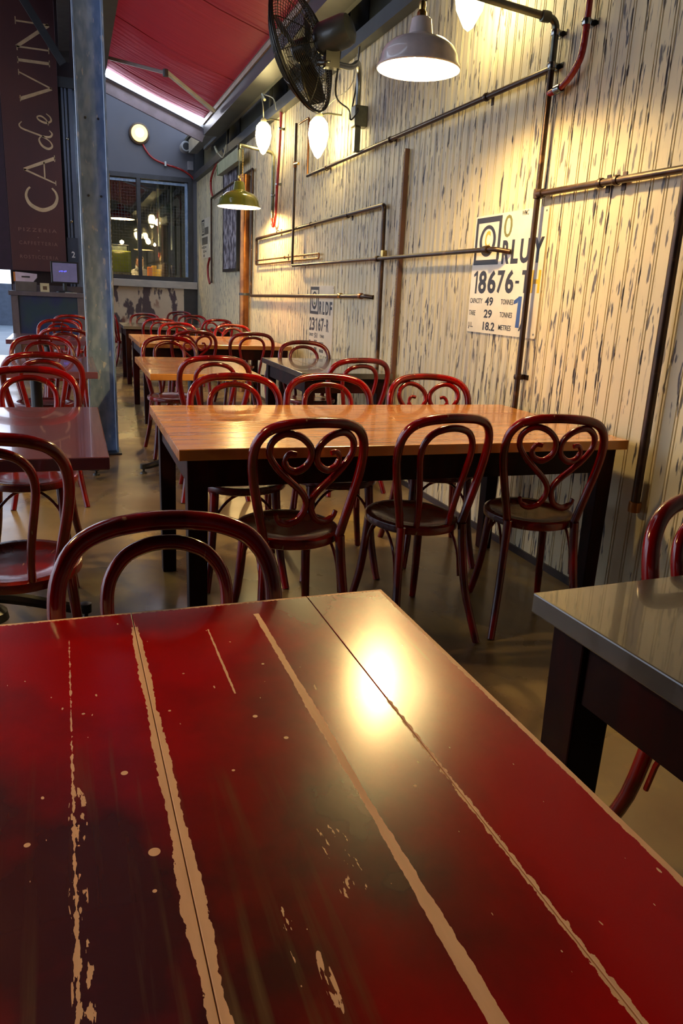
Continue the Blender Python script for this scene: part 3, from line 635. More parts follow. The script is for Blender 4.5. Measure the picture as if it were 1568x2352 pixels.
chair('plain', -.16, 4.74, 0, 'bentwood chair on the near side of the table in front of the column', g4)
chair('plain', -.20, 5.62, 180, 'bentwood chair on the far side of the table in front of the column', g4)
chair('plain', -.06, 7.28, 0, 'bentwood chair beside the column, near side of the third left table', g4)
chair('plain', -.12, 8.35, 180, 'bentwood chair behind the third left table', g4)
chair('plain', -.02, 10.2, 5, 'farthest bentwood chair of the left row, before the host stand', g4)
chair('plain', .80, 4.72, -3, 'bentwood chair on the near side of the small brown timber table', g3)
chair('plain', .72, 5.93, 180, 'bentwood chair on the far side of the small brown timber table', g3)
chair('plain', 1.69, 4.74, 4, 'bentwood chair on the near side of the dark wall table', g3)
chair('plain', 1.78, 5.81, 178, 'bentwood chair on the far side of the dark wall table', g3)
chair('heart', 1.06, 7.44, 3, 'heart backed chair on the near side of the farther long table, left', g2)
chair('plain', 1.62, 7.40, -3, 'plain hoop backed chair on the near side of the farther long table, nearest the wall', g2)
chair('plain', 1.12, 8.55, 180, 'plain hoop backed chair on the far side of the farther long table, left', g2)
chair('plain', 1.73, 8.50, 180, 'plain hoop backed chair on the far side of the farther long table, nearest the wall', g2)
chair('plain', 1.04, 10.05, 0, 'plain hoop backed chair on the near side of the last table, left', g2)
chair('heart', 1.80, 10.45, 6, 'scroll backed chair on the near side of the last table, by the wall', g2)
chair('plain', 1.0, 11.20, 180, 'plain hoop backed chair on the far side of the last table, left', g2)
chair('plain', 1.68, 11.25, 180, 'plain hoop backed chair on the far side of the last table, by the wall', g2)
chair('plain', 1.63, 12.85, 160, 'farthest bentwood chair, close to the peeling back wall', g2)
chair('plain', .80, 12.1, -80, 'bentwood chair turned sideways at the aisle end of the last table', g2)

# ------------------------------------------------------------ pipes on the wall (feature pipework)
PX = 2.10
def pipe_run(parent, name, pts, r=.014, m=pipe, rad=.03, seg=10):
    return obj(name, TB(elbow(pts, rad), r, seg), m, parent, smooth=True)
def clamp(parent, y, z, vertical=False, r=.014, m=pipe):
    bm = bmesh.new()
    if vertical: lathe(bm, [(r+.005, -.012), (r+.008, 0), (r+.005, .012), (r, .012), (r, -.012), (r+.005, -.012)], 12, (PX, y, z)); box(bm, PX, WX, y-.006, y+.006, z-.012, z+.012); box(bm, WX-.004, WX, y-.035, y+.035, z-.012, z+.012)
    else: lathe(bm, [(r+.005, -.012), (r+.008, 0), (r+.005, .012), (r, .012), (r, -.012), (r+.005, -.012)], 12, M=Matrix.Translation((PX, y, z)) @ Matrix.Rotation(PI/2, 4, 'X')); box(bm, PX, WX, y-.012, y+.012, z-.006, z+.006); box(bm, WX-.004, WX, y-.012, y+.012, z-.035, z+.035)
    obj('clamp', bm, m, parent, smooth=True)
def collar(parent, p, axis, r=.0145, m=pipe):
    M = Matrix.Translation(p) @ ({'X': Matrix.Rotation(PI/2, 4, 'Y'), 'Y': Matrix.Rotation(PI/2, 4, 'X'), 'Z': Matrix()}[axis])
    obj('pipe_fitting', LB([(r, -.022), (r+.006, -.02), (r+.007, 0), (r+.006, .02), (r, .022)], 12, M=M), m, parent, smooth=True)
p = thing('pipe_frame', 'dark pipe dropping past the large number plate with a long upper branch', 'pipework', (0, 0, 0))
pipe_run(p, 'riser', [(PX, 3.315, 2.27), (PX, 3.315, .60)]); pipe_run(p, 'branch', [(PX, 3.315, 2.278), (PX, 7.17, 2.288)]); pipe_run(p, 'return', [(PX, 7.17, 2.288), (PX, 7.17, 2.77), (PX, 7.48, 2.775)], .010, copper)
pipe_run(p, 'cross_pipe', [(PX, 3.315, 1.752), (PX, 2.2, 1.742)], .015)
for y in (3.9, 5.2, 6.6): clamp(p, y, 2.28)
for y in (2.85, 2.75): clamp(p, y, 1.748)
collar(p, (PX, 3.315, 1.752), 'Z'); collar(p, (PX, 3.29, 1.752), 'Y'); clamp(p, 3.315, .9, True)
p = thing('drop_pipe', 'thick dark pipe going down the boards at the far right', 'pipework')
pipe_run(p, 'pipe', [(PX, 2.36, 2.5), (PX, 2.36, .50)], .018); collar(p, (PX, 2.36, .49), 'Z', .019, copper)
p = thing('copper_loop', 'dark pipe coming down from the bulb and running forward across the number plate', 'pipework')
pipe_run(p, 'pipe', [(PX-.03, 7.48, 2.775), (PX-.03, 7.50, 1.51), (PX-.03, 3.62, 1.517), (PX+.03, 3.56, 1.505)], .0125)
collar(p, (PX-.03, 3.70, 1.517), 'Y'); collar(p, (PX-.03, 5.25, 1.514), 'Y')
v = obj('valve', LB([(.0, -.03), (.018, -.025), (.018, .025), (0, .03)], 12, (PX-.03, 7.49, 2.42)), copper, p, smooth=True)
obj('valve_handle', TB([(PX-.04, 7.47, 2.42), (PX-.05, 7.36, 2.41), (PX-.05, 7.30, 2.405)], .012, 8), brass, p, smooth=True)
p = thing('box_pipe', 'dark brown pipe making a corner above the plate numbered 23167', 'pipework')
pipe_run(p, 'pipe', [(PX, 9.2, 1.56), (PX, 9.2, 1.845), (PX, 5.24, 1.872), (PX, 5.20, .45)], .016)
for y in (8.2, 7.0, 6.0): clamp(p, y, 1.862-.0)
collar(p, (PX, 5.20, 1.55), 'Z', .017, brass)
p = thing('thin_pipe_loop', 'thin flat pipe loop under the corner pipe, above the brown cross pipe', 'pipework')
pipe_run(p, 'pipe', [(PX, 9.2, 1.602), (PX, 6.73, 1.602), (PX, 6.73, 1.562), (PX, 9.2, 1.556)], .008, copper, .01); clamp(p, 7.9, 1.602, r=.008)
p = thing('lower_pipe', 'dark pipe ending in an elbow across the top of the plate numbered 23167', 'pipework')
pipe_run(p, 'pipe', [(PX, 12.3, 1.35), (PX, 12.3, 2.58), (PX, 9.45, 2.635), (PX, 9.48, 1.20), (PX, 5.52, 1.255), (WX-.003, 5.45, 1.25)], .016)
collar(p, (PX, 6.1, 1.25), 'Y', .017, brass); collar(p, (PX, 5.62, 1.255), 'Y', .017, copper); collar(p, (PX, 9.46, 2.2), 'Z', .017, brass)
p = thing('copper_downpipe', 'fat copper brown downpipe on the far part of the wall', 'downpipe', (2.07, 9.72, 0))
obj('pipe', LB([(0, 0), (.058, 0), (.058, 2.55), (.062, 2.55), (.062, 2.60), (0, 2.60)], 20), copper, p, smooth=True); obj('bracket', LB([(.06, 1.2), (.066, 1.2), (.066, 1.23), (.06, 1.23)], 20), steel, p)
p = thing('measuring_post', 'square brown post with a worn ruler face fixed on the boards', 'post', (2.09, 4.95, .0))
obj('post', B(.012, .045, -.014, .014, .62, 2.19), mat('brown_post_paint', (.16, .07, .035), .45, col2=(.10, .04, .03), scale=(6, 6, 3)), p, bevel=.003)
obj('ruler_face', B(.010, .012, -.002, .013, .63, 2.17), layer(mat('worn_yellow_ruler', (.40, .26, .08), .5, col2=(.22, .13, .06), scale=(20, 60, 60)), (.05, .03, .02), (1, 30, 150), .58, .62), p)

# red flexible conduits
p = thing('red_conduit', 'red flexible conduit curving down to the pipe at top right', 'conduit')
pipe_run(p, 'conduit', cr([(PX, 3.085, 3.0), (PX, 3.085, 2.6), (PX, 3.088, 2.32), (PX, 3.13, 2.235), (PX, 3.22, 2.185), (PX, 3.315, 2.175)], 5), .0145, redflex, 0)
for y, z in ((3.087, 2.40),): clamp(p, y, z, True, m=chrome)
collar(p, (PX, 3.24, 2.18), 'Y', m=chrome)
p = thing('red_conduit', 'red flexible conduit looping down beside the green pendant lamp', 'conduit')
pipe_run(p, 'conduit', cr([(PX, 8.17, 3.0), (PX, 8.22, 2.6), (PX, 8.28, 2.3), (PX, 8.33, 2.02), (PX, 8.40, 1.935), (PX, 8.47, 1.97), (PX, 8.48, 2.04)], 5), .015, redflex, 0)
clamp(p, 8.19, 2.85, True, m=chrome); clamp(p, 8.28, 2.34, True, m=chrome)
p = thing('red_conduit', 'short red flexible conduit at the top of the far pipe, beside the back corner', 'conduit')
pipe_run(p, 'conduit', cr([(PX, 11.7, 3.0), (PX, 12.0, 2.97), (PX, 12.32, 2.85), (PX, 12.30, 2.68), (PX, 12.15, 2.58)], 5), .017, redflex, 0)
p = thing('red_conduit', 'short red flexible conduit beside the poster near the back corner', 'conduit')
pipe_run(p, 'conduit', cr([(PX-.02, 12.34, 1.72), (PX-.03, 12.45, 1.60), (PX-.03, 12.43, 1.45), (PX-.02, 12.34, 1.34)], 5), .017, redflex, 0)
p = thing('red_conduit', 'thin red conduit sagging from the round bunker light across the grey wall', 'conduit')
pipe_run(p, 'conduit', cr([(1.215, 13.97, 3.60), (1.30, 13.97, 3.42), (1.42, 13.97, 3.30), (1.62, 13.97, 3.23), (1.85, 13.97, 3.18), (2.02, 13.97, 3.10), (2.10, 13.96, 3.02)], 5), .016, redflex, 0)
obj('clip', B(1.60, 1.63, 13.94, 14, 3.20, 3.27), chrome, p)

# ------------------------------------------------------------ lamps
def shade_profile(R, H):
    return [(0, H), (R*.20, H), (R*.235, H*.97), (R*.29, H*.66), (R*.38, H*.61), (R*.66, H*.52), (R*.84, H*.38), (R*.92, H*.22), (R*.95, H*.07), (R, 0), (R*1.01, -.006)]
def pendant(name, label, loc, R, H, m, rod, group=None, br=.035):
    t = thing(name, label, 'lamp', loc, 0, group)
    pr = shade_profile(R, H); inn = [(max(r-.004, 0), z-.004) for r, z in pr[::-1]]
    bm = LB(pr+inn[:-1], 48)
    for f in bm.faces:
        c = f.calc_center_median(); 
    o = obj('shade', bm, [m, inner], t, smooth=True)
    n = len(pr)-1
    for i, f in enumerate(o.data.polygons): f.material_index = 0 if i < n*48 else 1
    obj('bulb', LB([(0, -br*1.05), (br*.7, -br*.75), (br, 0), (br*.85, br*.6), (br*.4, br*1.4), (br*.38, br*2), (0, br*2)], 16, (0, 0, H*.30)), bulb_m, t, smooth=True)
    obj('cap', LB([(0, H+.06), (.014, H+.06), (.016, H+.045), (.013, H+.03), (.020, H+.02), (.022, H), (0, H)], 14), brass, t, smooth=True)
    obj('suspension_rod', TB([(0, 0, H+.05), (0, 0, rod)], .006, 8), greypipe, t)
    return t
pl1 = pendant('pendant_lamp', 'blush white enamel pendant lamp hanging at upper right', (1.45, 3.32, 2.20), .178, .185, pinkwhite, .50, br=.036)
a = thing('lamp_arm', 'grey conduit arm reaching out from the wall at top right', 'conduit')
pipe_run(a, 'arm', [(PX, 3.315, 2.27), (PX, 3.315, 2.47), (1.62, 3.32, 2.51), (1.45, 3.32, 2.70)], .016, greypipe, .04)
clamp(a, 3.315, 2.42, True, m=chrome); clamp(a, 3.315, 2.29, True, m=chrome); collar(a, (2.04, 3.315, 2.475), 'X', .017, greypipe)
pl2 = pendant('pendant_lamp', 'olive green enamel pendant lamp over the far tables', (1.725, 8.40, 2.105), .225, .24, greenen, .55, br=.045)
bm = bmesh.new()
for k in range(22): tube(bm, [(.035+.006*math.cos(q)*(k % 2), .006*math.cos(q)*((k+1) % 2), .28+k*.0125+.010*math.sin(q)) for q in [i*PI/3 for i in range(6)]], .0022, 4, closed=True)
obj('chain', bm, brass, pl2)
a = thing('lamp_arm', 'grey conduit arm on the wall carrying the green pendant lamp', 'conduit')
pipe_run(a, 'arm', [(PX, 8.46, 2.02), (PX, 8.46, 2.665), (1.725, 8.42, 2.70), (1.725, 8.40, 2.655)], .018, greypipe, .05)
clamp(a, 8.46, 2.25, True, m=chrome)
for x, y, l in ((-1.35, 2.6, 'added white enamel pendant, unseen fill light over the nearest left hand table'), (-1.45, 6.2, 'added white enamel pendant, unseen fill light over the second left hand table')):
    pendant('pendant_lamp', l, (x, y, 2.35), .178, .165, pinkwhite, 1.6, br=.036)  # both lamps are added out of view for warm fill light
# bare wall bulbs
def wall_bulb(label, y, z, x=1.95, s=1.2):
    t = thing('wall_bulb', label, 'bulb', (x, y, z), 0, None)
    obj('glass', LB([(0, -.16*s), (.02*s, -.145*s), (.055*s, -.08*s), (.068*s, -.01*s), (.060*s, .06*s), (.035*s, .09*s), (0, .095*s)], 20), globe_m, t, smooth=True)
    obj('socket', LB([(0, .085), (.03, .085), (.032, .13), (.02, .15), (0, .15)], 14), rubber, t, smooth=True)
    obj('bracket', TB([(0, 0, .13), (.08, 0, .15), (2.14-x, 0, .15)], .007, 8), greypipe, t, smooth=True)
    return t
wall_bulb('bright bare bulb on the wall left of the fan bracket', 6.38, 2.50)
wall_bulb('bright bare bulb beneath the header beam beside the red conduit', 8.3, 2.80)
wall_bulb('bright bare bulb at the very top beside the white pendant lamp', 3.88, 2.745)
def cable(name, label, pts, r, m, cat='cable'):
    t = thing(name, label, cat); obj('cable', TB(pts, r, 6, smooth=6), m, t, smooth=True); return t
c = cable('hanging_cord', 'pale cord looping below the header beam to the far bulb', [(1.95, 8.3, 2.94), (1.93, 8.25, 3.05), (1.97, 8.5, 3.20), (2.0, 8.62, 3.24), (2.02, 8.2, 3.12), (2.03, 8.1, 3.0)], .005, rubber)
obj('plug', TB([(2.0, 8.62, 3.245), (2.0, 8.48, 3.16)], .014, 8), rubber, c)
cable('hanging_cord', 'thin pale cord from the bulb by the fan up towards the header beam', [(1.95, 6.38, 2.63), (2.0, 6.2, 2.70), (2.08, 6.0, 2.78), (2.10, 5.95, 2.98)], .004, rubber)
c = cable('hanging_cord', 'short pale cord with a plug under the gutter near the back wall', [(2.0, 11.4, 3.12), (2.0, 11.0, 2.98), (2.02, 10.9, 2.96), (2.05, 10.85, 3.1)], .007, rubber)
obj('plug', TB([(2.0, 11.4, 3.15), (2.0, 11.2, 3.04)], .018, 8), rubber, c)
cable('pull_cord', 'thin white pull cord hanging down the boards below the fan', [(2.12, 6.15, 2.45), (2.12, 6.14, 2.1), (2.12, 6.17, 1.8), (2.12, 6.15, 1.4)], .0035, white)
# bunker light on the grey wall
b_ = thing('bunker_light', 'round yellow bunker light on the blue grey wall', 'lamp', (1.205, 14.0, 3.655))
RX = Matrix.Rotation(PI/2, 4, 'X')
obj('housing', LB([(0, 0), (.17, 0), (.165, .05), (.135, .07), (0, .07)], 28, M=RX), mat('brown_bunker_case', (.10, .07, .05), .4), b_, smooth=True)
obj('lens', LB([(.13, .07), (.12, .095), (.07, .115), (0, .12)], 28, M=RX), bunker_m, b_, smooth=True)
bm = bmesh.new(); 
obj('lens_centre', LB([(.07, .118), (.04, .128), (0, .13)], 20, M=RX), emis('bunker_glass_hot', (1, .9, .55), 6.), b_, smooth=True)
# camera and box high on the wall
cc = thing('security_camera', 'white bullet security camera on the grey wall by the corner', 'camera', (1.93, 13.72, 3.50))
obj('body', LB([(0, 0), (.075, 0), (.085, .02), (.085, .20), (0, .22)], 20, M=Matrix.Rotation(-PI/2, 4, 'X') @ Matrix.Translation((0, 0, 0))), mat('grey_white_plastic', (.42, .44, .47), .4), cc, smooth=True)
obj('lens_face', LB([(0, -.004), (.055, -.004), (.055, .002), (0, .002)], 20, M=Matrix.Rotation(-PI/2, 4, 'X')), blk, cc)
obj('arm', TB([(.05, .15, 0), (.14, .2, .02), (.20, .26, .02)], .018, 8), steel_light, cc)
tag(obj('junction_box', B(-.06, .06, -.08, 0, -.07, .07), mat('pale_grey_plastic', (.34, .34, .38), .5), bevel=.008), 'small pale grey junction box in the back corner below the security camera', 'box').location = (2.04, 14.0, 3.24)
# exit sign box, seen edge on
ex = thing('exit_light_box', 'pale green illuminated sign box mounted high near the back corner', 'sign', (2.0, 9.75, 2.75))
obj('case', B(-.02, .06, 0, 1.35, .0, .15), mat('pale_green_diffuser', (.34, .38, .24), .5), ex, bevel=.004); obj('green_edge', B(-.022, .062, 1.35, 1.38, 0, .15), mat('green_face', (.03, .22, .06), .5), ex)

# ------------------------------------------------------------ fan
C0 = Vector((1.46, 5.2, 2.735)); nrm = Vector((-.70, .66, -.27)).normalized()
fn = thing('wall_fan', 'large black caged fan on a bent arm high on the wall', 'fan', (0, 0, 0))
zq = Vector((0, 0, 1)).rotation_difference(nrm).to_matrix().to_4x4(); FM = Matrix.Translation(C0) @ zq
RF = .365
def cage(side):
    bm = bmesh.new()
    for k in range(1, 24):
        r = .05+(RF-.05)*k/23; z = side*(.115*(1-(r/RF)**2.6)+.012)
        tube(bm, [FM @ Vector((r*math.cos(q), r*math.sin(q), z)) for q in [i*2*PI/40 for i in range(40)]], .0019 if k < 23 else .005, 4, closed=True)
    for k in range(12):
        q = k*PI/6; tube(bm, [FM @ Vector((r*math.cos(q), r*math.sin(q), side*(.115*(1-(r/RF)**2.6)+.012))) for r in (.04, .12, .20, .28, .34, RF)], .0028, 4)
    return bm
obj('front_grille', cage(1), wire, fn); obj('rear_grille', cage(-1), wire, fn)
obj('rim', TB([FM @ Vector((RF*math.cos(q), RF*math.sin(q), 0)) for q in [i*2*PI/48 for i in range(48)]], .006, 6, closed=True), wire, fn, smooth=True)
for k in range(3):
    bm = bmesh.new(); rows = []
    for i in range(8):
        r = .05+.27*i/7; wd = (.5+.35*math.sin(PI*min(1, i/6)))
        row = [bm.verts.new(FM @ Vector((r*math.cos(k*2*PI/3+wd*(j/5-.5)*1.1), r*math.sin(k*2*PI/3+wd*(j/5-.5)*1.1), .03*(j/5-.5)*2))) for j in range(6)]
        rows.append(row)
    for i in range(7):
        for j in range(5): bm.faces.new((rows[i][j], rows[i][j+1], rows[i+1][j+1], rows[i+1][j]))
    o = obj('blade', bm, mat('dark_bronze_blade', (.05, .042, .03), .35, .5), fn, smooth=True); md = o.modifiers.new('s', 'SOLIDIFY'); md.thickness = .002
obj('hub', LB([(0, -.04), (.06, -.04), (.065, .04), (.04, .06), (0, .065)], 20, M=FM), wire, fn, smooth=True)
obj('motor', LB([(0, -.36), (.06, -.355), (.085, -.34), (.095, -.31), (.098, -.16), (.085, -.13), (.06, -.11), (0, -.11)], 28, M=FM), motor, fn, smooth=True)
mc = FM @ Vector((0, 0, -.22))
pv = mc + Vector((0, 0, -.15))
obj('tilt_bracket', (lambda q: (beam(q, mc+Vector((0, 0, -.08)), pv+Vector((0, 0, -.03)), .06, .09, (1, 0, 0)), q)[-1])(bmesh.new()), wire, fn)
obj('arm', TB(cr([pv+Vector((-.08, .03, .0)), pv, (1.84, 5.35, 2.72), (1.98, 5.60, 2.82), (2.05, 5.76, 2.83), (2.075, 5.82, 2.74), (2.075, 5.82, 2.50)], 6), .019, 12), mat('grey_chrome_arm', (.22, .22, .20), .28, .9), fn, smooth=True)
bm = bmesh.new(); box(bm, 2.04, 2.14, 5.77, 5.87, 2.46, 2.60); obj('wall_bracket', bm, greypipe, fn, bevel=.006)
obj('bracket_tail', B(2.055, 2.10, 5.80, 5.84, 2.29, 2.46), greypipe, fn)
obj('power_cord', TB([mc+Vector((.05, -.02, -.08)), mc+Vector((.07, .1, -.3)), (1.93, 5.6, 2.52), (1.97, 5.66, 2.47), (2.05, 5.74, 2.55), (2.06, 5.8, 2.60)], .006, 6, smooth=6), blk, fn, smooth=True)
obj('feed_cord', TB([(2.06, 5.9, 2.60), (2.09, 5.92, 2.75), (2.09, 5.9, 2.9), (2.08, 5.85, 3.02)], .006, 6, smooth=5), blk, fn, smooth=True)

# ------------------------------------------------------------ plates and poster
def numeral_one(u0, u1, v0, v1, m, parent, M, w=.5):
    bm = bmesh.new(); a = u1-(u1-u0)*w; h = v1-v0
    for q in ([(a, v0), (u1, v0), (u1, v1), (a+(u1-a)*.15, v1)], [(u0, v1-h*.26), (a+.0005, v1-h*.20), (a+(u1-a)*.3, v1), (a+(u1-a)*.05, v1-h*.03), (u0, v1-h*.14)]):
        bm.faces.new([bm.verts.new(M @ Vector((x, y, .0009))) for x, y in q])
    return obj('lettering', bm, m, parent)
def number_plate(label, yL, z0, code, number, w=.70, h=.61, coloured=True):
    t = thing('number_plate', label, 'sign', (WX-.006, yL, z0))
    M = frame_m((0, 0, 0), (0, -1, 0), (0, 0, 1))
    bm = bmesh.new(); rr = .015; pts = []
    for cx, cy, a0 in ((w-rr, h-rr, 0), (rr, h-rr, 90), (rr, rr, 180), (w-rr, rr, 270)):
        for k in range(5): a_ = math.radians(a0+k*22.5); pts.append((cx+rr*math.cos(a_), cy+rr*math.sin(a_)))
    f0 = [bm.verts.new(M @ Vector((u, v_, 0))) for u, v_ in pts]; f1 = [bm.verts.new(M @ Vector((u, v_, -.006))) for u, v_ in pts]
    bm.faces.new(f0); bm.faces.new(f1[::-1])
    for i in range(len(pts)): bm.faces.new((f0[i], f1[i], f1[(i+1) % len(pts)], f0[(i+1) % len(pts)]))
    obj('plate', bm, plate, t)
    K = platewood
    bm = bmesh.new()
    for (u0, u1, v0, v1) in ((.014, .280, .572, .60), (.012, .276, .357, .383), (.012, .036, .383, .572), (.254, .280, .383, .572)):
        vs = box(bm, u0, u1, v0, v1, -.0005, .0008, M)
    obj('square_emblem', bm, K, t)
    bm = bmesh.new(); n = 40; R = []
    for rx, ry in ((.086, .080), (.060, .058)):
        R.append([bm.verts.new(M @ Vector((.146+rx*math.cos(2*PI*k/n), .479+(0 if rx > .07 else .004)+ry*math.sin(2*PI*k/n), .0008))) for k in range(n)])
    for k in range(n): bm.faces.new((R[0][k], R[0][(k+1) % n], R[1][(k+1) % n], R[1][k]))
    obj('ring_emblem', bm, K, t)
    text('C', (.118, .172, .44, .53), inky if coloured else inkg, t, 'lettering', M, .03)
    T = lambda s, b_, m=K, bo=.03: text(s, b_, m, t, 'lettering', M, bo)
    def smudges(cells):
        bm = bmesh.new()
        for u0, u1, v0, v1 in cells:
            n_ = max(1, int((u1-u0)/.035))
            for k in range(n_): box(bm, u0+(u1-u0)*k/n_, u0+(u1-u0)*(k+.7)/n_, v0, v1, -.0005, .0008, M)
        obj('worn_print', bm, K, t)
    if coloured: T('0', (.305, .385, .487, .597), inkg, .0)
    if coloured: T('WMC', (.467, .526, .583, .606), K, .01)
    if code is None:
        smudges([(.31, .68, .36, .47), (.03, .60, .21, .325), (.18, .30, .145, .19), (.18, .30, .08, .125), (.35, .47, .155, .182), (.35, .47, .09, .117), (.012, .15, .155, .182), (.182, .30, .018, .06)]); return t
    if code == 'RLUY':
        for s, b_ in (('R', (.310, .383, .357, .474)), ('L', (.400, .468, .357, .474)), ('U', (.483, .572, .357, .474)), ('Y', (.598, .688, .357, .474))): T(s, b_, K, .035)
    else:
        for s, b_ in zip(code, ((.300, .375, .36, .474), (.40, .46, .36, .474), (.485, .57, .36, .474), (.60, .665, .36, .474))): T(s, b_, K, .035)
    nb = [(.034, .075, .207, .326), (.090, .175, .207, .327), (.190, .275, .209, .328), (.288, .360, .211, .326), (.372, .452, .211, .328), (.468, .503, .26, .274), (.525, .592, .215, .324)]
    if number[0] != '1': nb[0] = (.008, .080, .207, .326); nb[2] = (.200, .250, .209, .326)
    for s, b_ in zip(number, nb):
        if s == '1': numeral_one(*b_, K, t, M, .45)
        else: T(s, b_, K, .03)
    if coloured: T('H', (.612, .690, .216, .323), inky, .03); numeral_one(.474, .545, .045, .198, inkb, t, M, .5)
    if coloured: T('A', (.540, .598, .03, .076), K, .03)
    rows_ = (('CAPACITY', '49' if coloured else '51', 'TONNES', .155, .182), ('TARE', '29', 'TONNES', .090, .117), ('U.L.', '18.2', 'METRES', .025, .052))
    for a_, b2, c_, v0, v1 in rows_:
        if not coloured and a_ != 'CAPACITY': smudges([(.012, .08, v0, v1), (.18, .27, v0-.01, v1+.008), (.346, .469, v0, v1)]); continue
        T(a_, (.012, .15 if a_ == 'CAPACITY' else (.083 if a_ == 'TARE' else .067), v0, v1), K, .01); T(b2, (.18, .265 if b2 != '18.2' else .305, v0-.010, v1+.008), K, .025); T(c_, (.346, .469, v0, v1), K, .01)
    bm = bmesh.new()
    for u, v_ in ((.02, .02), (.68, .02), (.02, .59), (.68, .59)): lathe(bm, [(0, .002), (.005, .001), (.005, -.0005)], 8, M=M @ Matrix.Translation((u, v_, 0)))
    obj('screw', bm, steel, t)
    return t
number_plate('large white number plate reading RLUY 18676-T beside the vertical pipe', 3.955, 1.09, 'RLUY', '18676-T')
number_plate('white number plate reading RLDF 23167-R beyond the dark wall table', 7.07, .72, 'RLDF', '23167-R', coloured=False)
number_plate('narrow looking white number plate on the boards nearest the back corner', 13.45, 1.745, None, '', w=.80, coloured=False)
ps = thing('framed_poster', 'mottled purple grey poster in a dark frame beside the copper downpipe', 'poster', (WX-.03, 11.35, 1.50))
PM = frame_m((0, 0, 0), (0, -1, 0), (0, 0, 1))
bm = bmesh.new(); box(bm, 0, 1.1, 0, 1.36, -.03, .0, PM); obj('backing', bm, blk, ps)
poster_m = mat('mottled_poster_print', (.06, .05, .075), .45, col2=(.40, .37, .42), scale=(1, 11, 8), lo=.46, hi=.58, detail=7)
bm = bmesh.new(); box(bm, .03, 1.04, .04, 1.33, .0, .006, PM); obj('print', bm, poster_m, ps)
bm = bmesh.new(); box(bm, 1.04, 1.1, 0, 1.36, 0, .03, PM); box(bm, 0, .03, 0, 1.36, 0, .012, PM); box(bm, 0, 1.1, 0, .03, 0, .012, PM); obj('frame', bm, blk, ps)

# ------------------------------------------------------------ kitchen
kt = thing('kitchen_counter', 'pale kitchen counter behind the window', 'counter', (1.4, 15.2, 0))
obj('worktop', B(-1.0, .9, -.35, .35, 1.38, 1.43), mat('pale_blue_worktop', (.55, .62, .68), .3), kt); obj('base', B(-1.0, .9, -.33, .33, 0, 1.38), steel_light, kt)
cm = thing('coffee_machine', 'olive green coffee machine behind the kitchen window', 'coffee machine', (.86, 14.95, 1.43))
lime = mat('olive_lime_enamel', (.26, .30, .02), .3, coat=.3)
obj('body', B(-.25, .22, -.15, .2, .05, .42), lime, cm, bevel=.02); obj('base', B(-.25, .22, -.17, .2, 0, .05), chrome, cm); obj('cup_rail', TB([(-.22, -.12, .42), (-.22, -.12, .52), (.18, -.12, .52), (.18, -.12, .42)], .006, 6), chrome, cm)
obj('top_tank', B(-.22, .15, -.1, .15, .42, .50), mat('pale_green_glass_cups', (.45, .5, .42), .3), cm)
for i, (x, c_, l) in enumerate(((1.50, (.75, .42, .02), 'yellow'), (1.42, (.7, .2, .03), 'orange'), (1.58, (.72, .5, .05), 'pale yellow'))):
    o = tag(obj('packet', B(-.045, .045, -.04, .04, 0, .20-.03*i), mat('packet_'+l.replace(' ', '_'), c_, .5), bevel=.01), l + ' packet on the kitchen counter behind the glass', 'packet', 'packets on the kitchen counter'); o.location = (x, 15.0, 1.43)
for i, (x, h, l) in enumerate(((1.70, .26, 'taller'), (1.84, .22, 'shorter'))):
    o = tag(obj('dark_canister', LB([(0, 0), (.055, 0), (.055, h*.8), (.04, h), (0, h)], 16), mat('dark_canister_metal', (.03, .028, .03), .35), smooth=True), l + ' dark canister standing on the kitchen counter', 'canister'); o.location = (x, 15.0, 1.43)
for x, z0, z1, l in ((1.66, 2.0, 2.95, 'left'), (1.90, 1.95, 2.9, 'right')):
    tag(obj('reflection_pole', TB([(x, 15.6, z0), (x, 15.6, z1+.9)], .018, 8), mat('pale_polished_steel', (.55, .68, .72), .25, .3), smooth=True), l + ' of two upright poles standing in for light reflections in the kitchen glass', 'pole')  # pale uprights modelled in place of light reflections on glass
hood = tag(obj('extractor_hood', B(1.15, 2.35, 16.2, 17.2, 2.5, 2.75), steel), 'dark extractor hood at the back of the kitchen', 'hood')
t = thing('red_pendant', 'dark red enamel pendant lamp just behind the kitchen window', 'lamp', (.93, 14.9, 2.40))
pr = shade_profile(.235, .24); o = obj('shade', LB(pr+[(max(r-.004, 0), z-.004) for r, z in pr[::-1]][:-1], 40), [reden, inner], t, smooth=True)
for i, f in enumerate(o.data.polygons): f.material_index = 0 if i < (len(pr)-1)*40 else 1
obj('bulb', LB([(0, -.04), (.03, -.03), (.04, 0), (.03, .03), (0, .05)], 14, (0, 0, .07)), bulb_m, t, smooth=True)
obj('cord', TB([(0, 0, .24), (0, 0, .28), (-.01, 0, .75), (-.02, 0, 1.35)], .007, 6), rubber, t)
for x, y, z, s, l in ((1.68, 16.0, 2.45, .055, 'highest'), (1.52, 16.2, 2.10, .05, 'largest'), (1.66, 16.4, 2.06, .03, 'right small'), (1.40, 17.0, 2.18, .022, 'left small')):
    b2 = tag(obj('kitchen_bulb', LB([(0, -s), (s*.7, -s*.7), (s, 0), (s*.7, s*.7), (s*.3, s*1.3), (0, s*1.4)], 16), kitchen_bulb, smooth=True), l + ' glowing bulb inside the kitchen', 'bulb', 'kitchen bulbs'); b2.location = (x, y, z)
b2 = tag(obj('kitchen_bulb', LB([(0, -.04), (.035, -.02), (.04, 0), (.035, .02), (0, .04)], 16), kitchen_bulb, smooth=True), 'glowing bulb above the green coffee machine', 'bulb', 'kitchen bulbs'); b2.location = (.92, 14.72, 1.99)

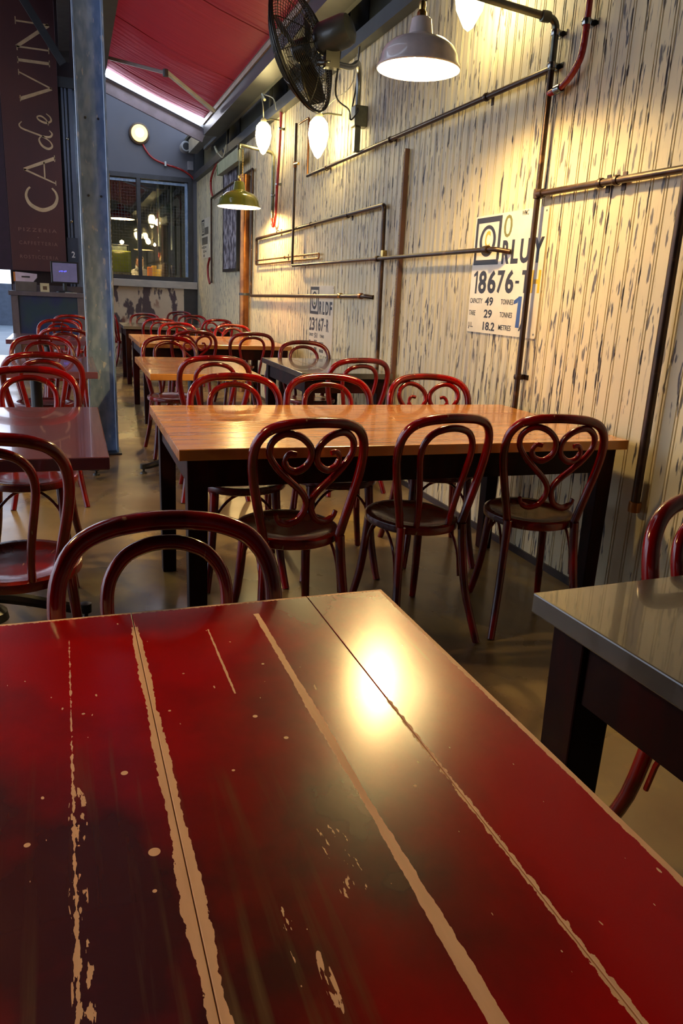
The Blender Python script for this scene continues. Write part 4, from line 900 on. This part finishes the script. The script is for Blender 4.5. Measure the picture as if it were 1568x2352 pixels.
# barista leaning over the counter
def person():
    t = thing('person', 'person in a white shirt bending behind the kitchen counter', 'person', (1.33, 15.98, 0))
    V = [(0, 0, .98), (0, -.02, 1.15), (0, -.08, 1.35), (0, -.16, 1.50), (-.02, -.24, 1.57), (-.03, -.30, 1.62), (-.03, -.33, 1.70),
         (-.17, -.17, 1.50), (-.24, -.22, 1.28), (-.14, -.42, 1.46), (.17, -.15, 1.50), (.26, -.20, 1.26), (.16, -.42, 1.46), (-.10, 0, .9), (-.11, .02, .5), (-.11, .05, .08), (.10, 0, .9), (.11, .02, .5), (.11, .05, .08), (-.11, -.05, .04), (.11, -.05, .04)]
    E_ = [(0, 1), (1, 2), (2, 3), (3, 4), (4, 5), (5, 6), (3, 7), (7, 8), (8, 9), (3, 10), (10, 11), (11, 12), (0, 13), (13, 14), (14, 15), (0, 16), (16, 17), (17, 18), (15, 19), (18, 20)]
    Rr = [.13, .125, .14, .13, .055, .085, .085, .065, .045, .03, .065, .045, .03, .085, .06, .04, .085, .06, .04, .035, .035]
    me = bpy.data.meshes.new('body'); me.from_pydata(V, E_, []); o = bpy.data.objects.new('body', me); COL.objects.link(o); o.parent = t
    o.modifiers.new('skin', 'SKIN'); o.modifiers.new('sub', 'SUBSURF').levels = 1; o.modifiers['sub'].render_levels = 2
    for i, sv in enumerate(me.skin_vertices[0].data): sv.radius = (Rr[i], Rr[i]*.8); sv.use_root = (i == 0)
    me.materials.append(mat('white_shirt_cloth', (.72, .72, .70), .8))
    obj('head', LB([(0, -.12), (.045, -.11), (.075, -.05), (.08, .02), (.065, .08), (0, .11)], 18, M=Matrix.Translation((-.03, -.335, 1.69)) @ Matrix.Rotation(.5, 4, 'X')), mat('skin_tone', (.42, .22, .14), .6), t, smooth=True)
    obj('hair', LB([(.084, -.01), (.086, .03), (.07, .09), (0, .12)], 18, M=Matrix.Translation((-.03, -.325, 1.695)) @ Matrix.Rotation(.25, 4, 'X')), mat('dark_hair', (.02, .014, .01), .6), t, smooth=True)
    obj('trousers', (lambda q: (lathe(q, [(0, .9), (.12, .9), (.15, 1.0), (.15, 1.05), (0, 1.05)], 16), q)[-1])(bmesh.new()), dark, t, smooth=True)
person()
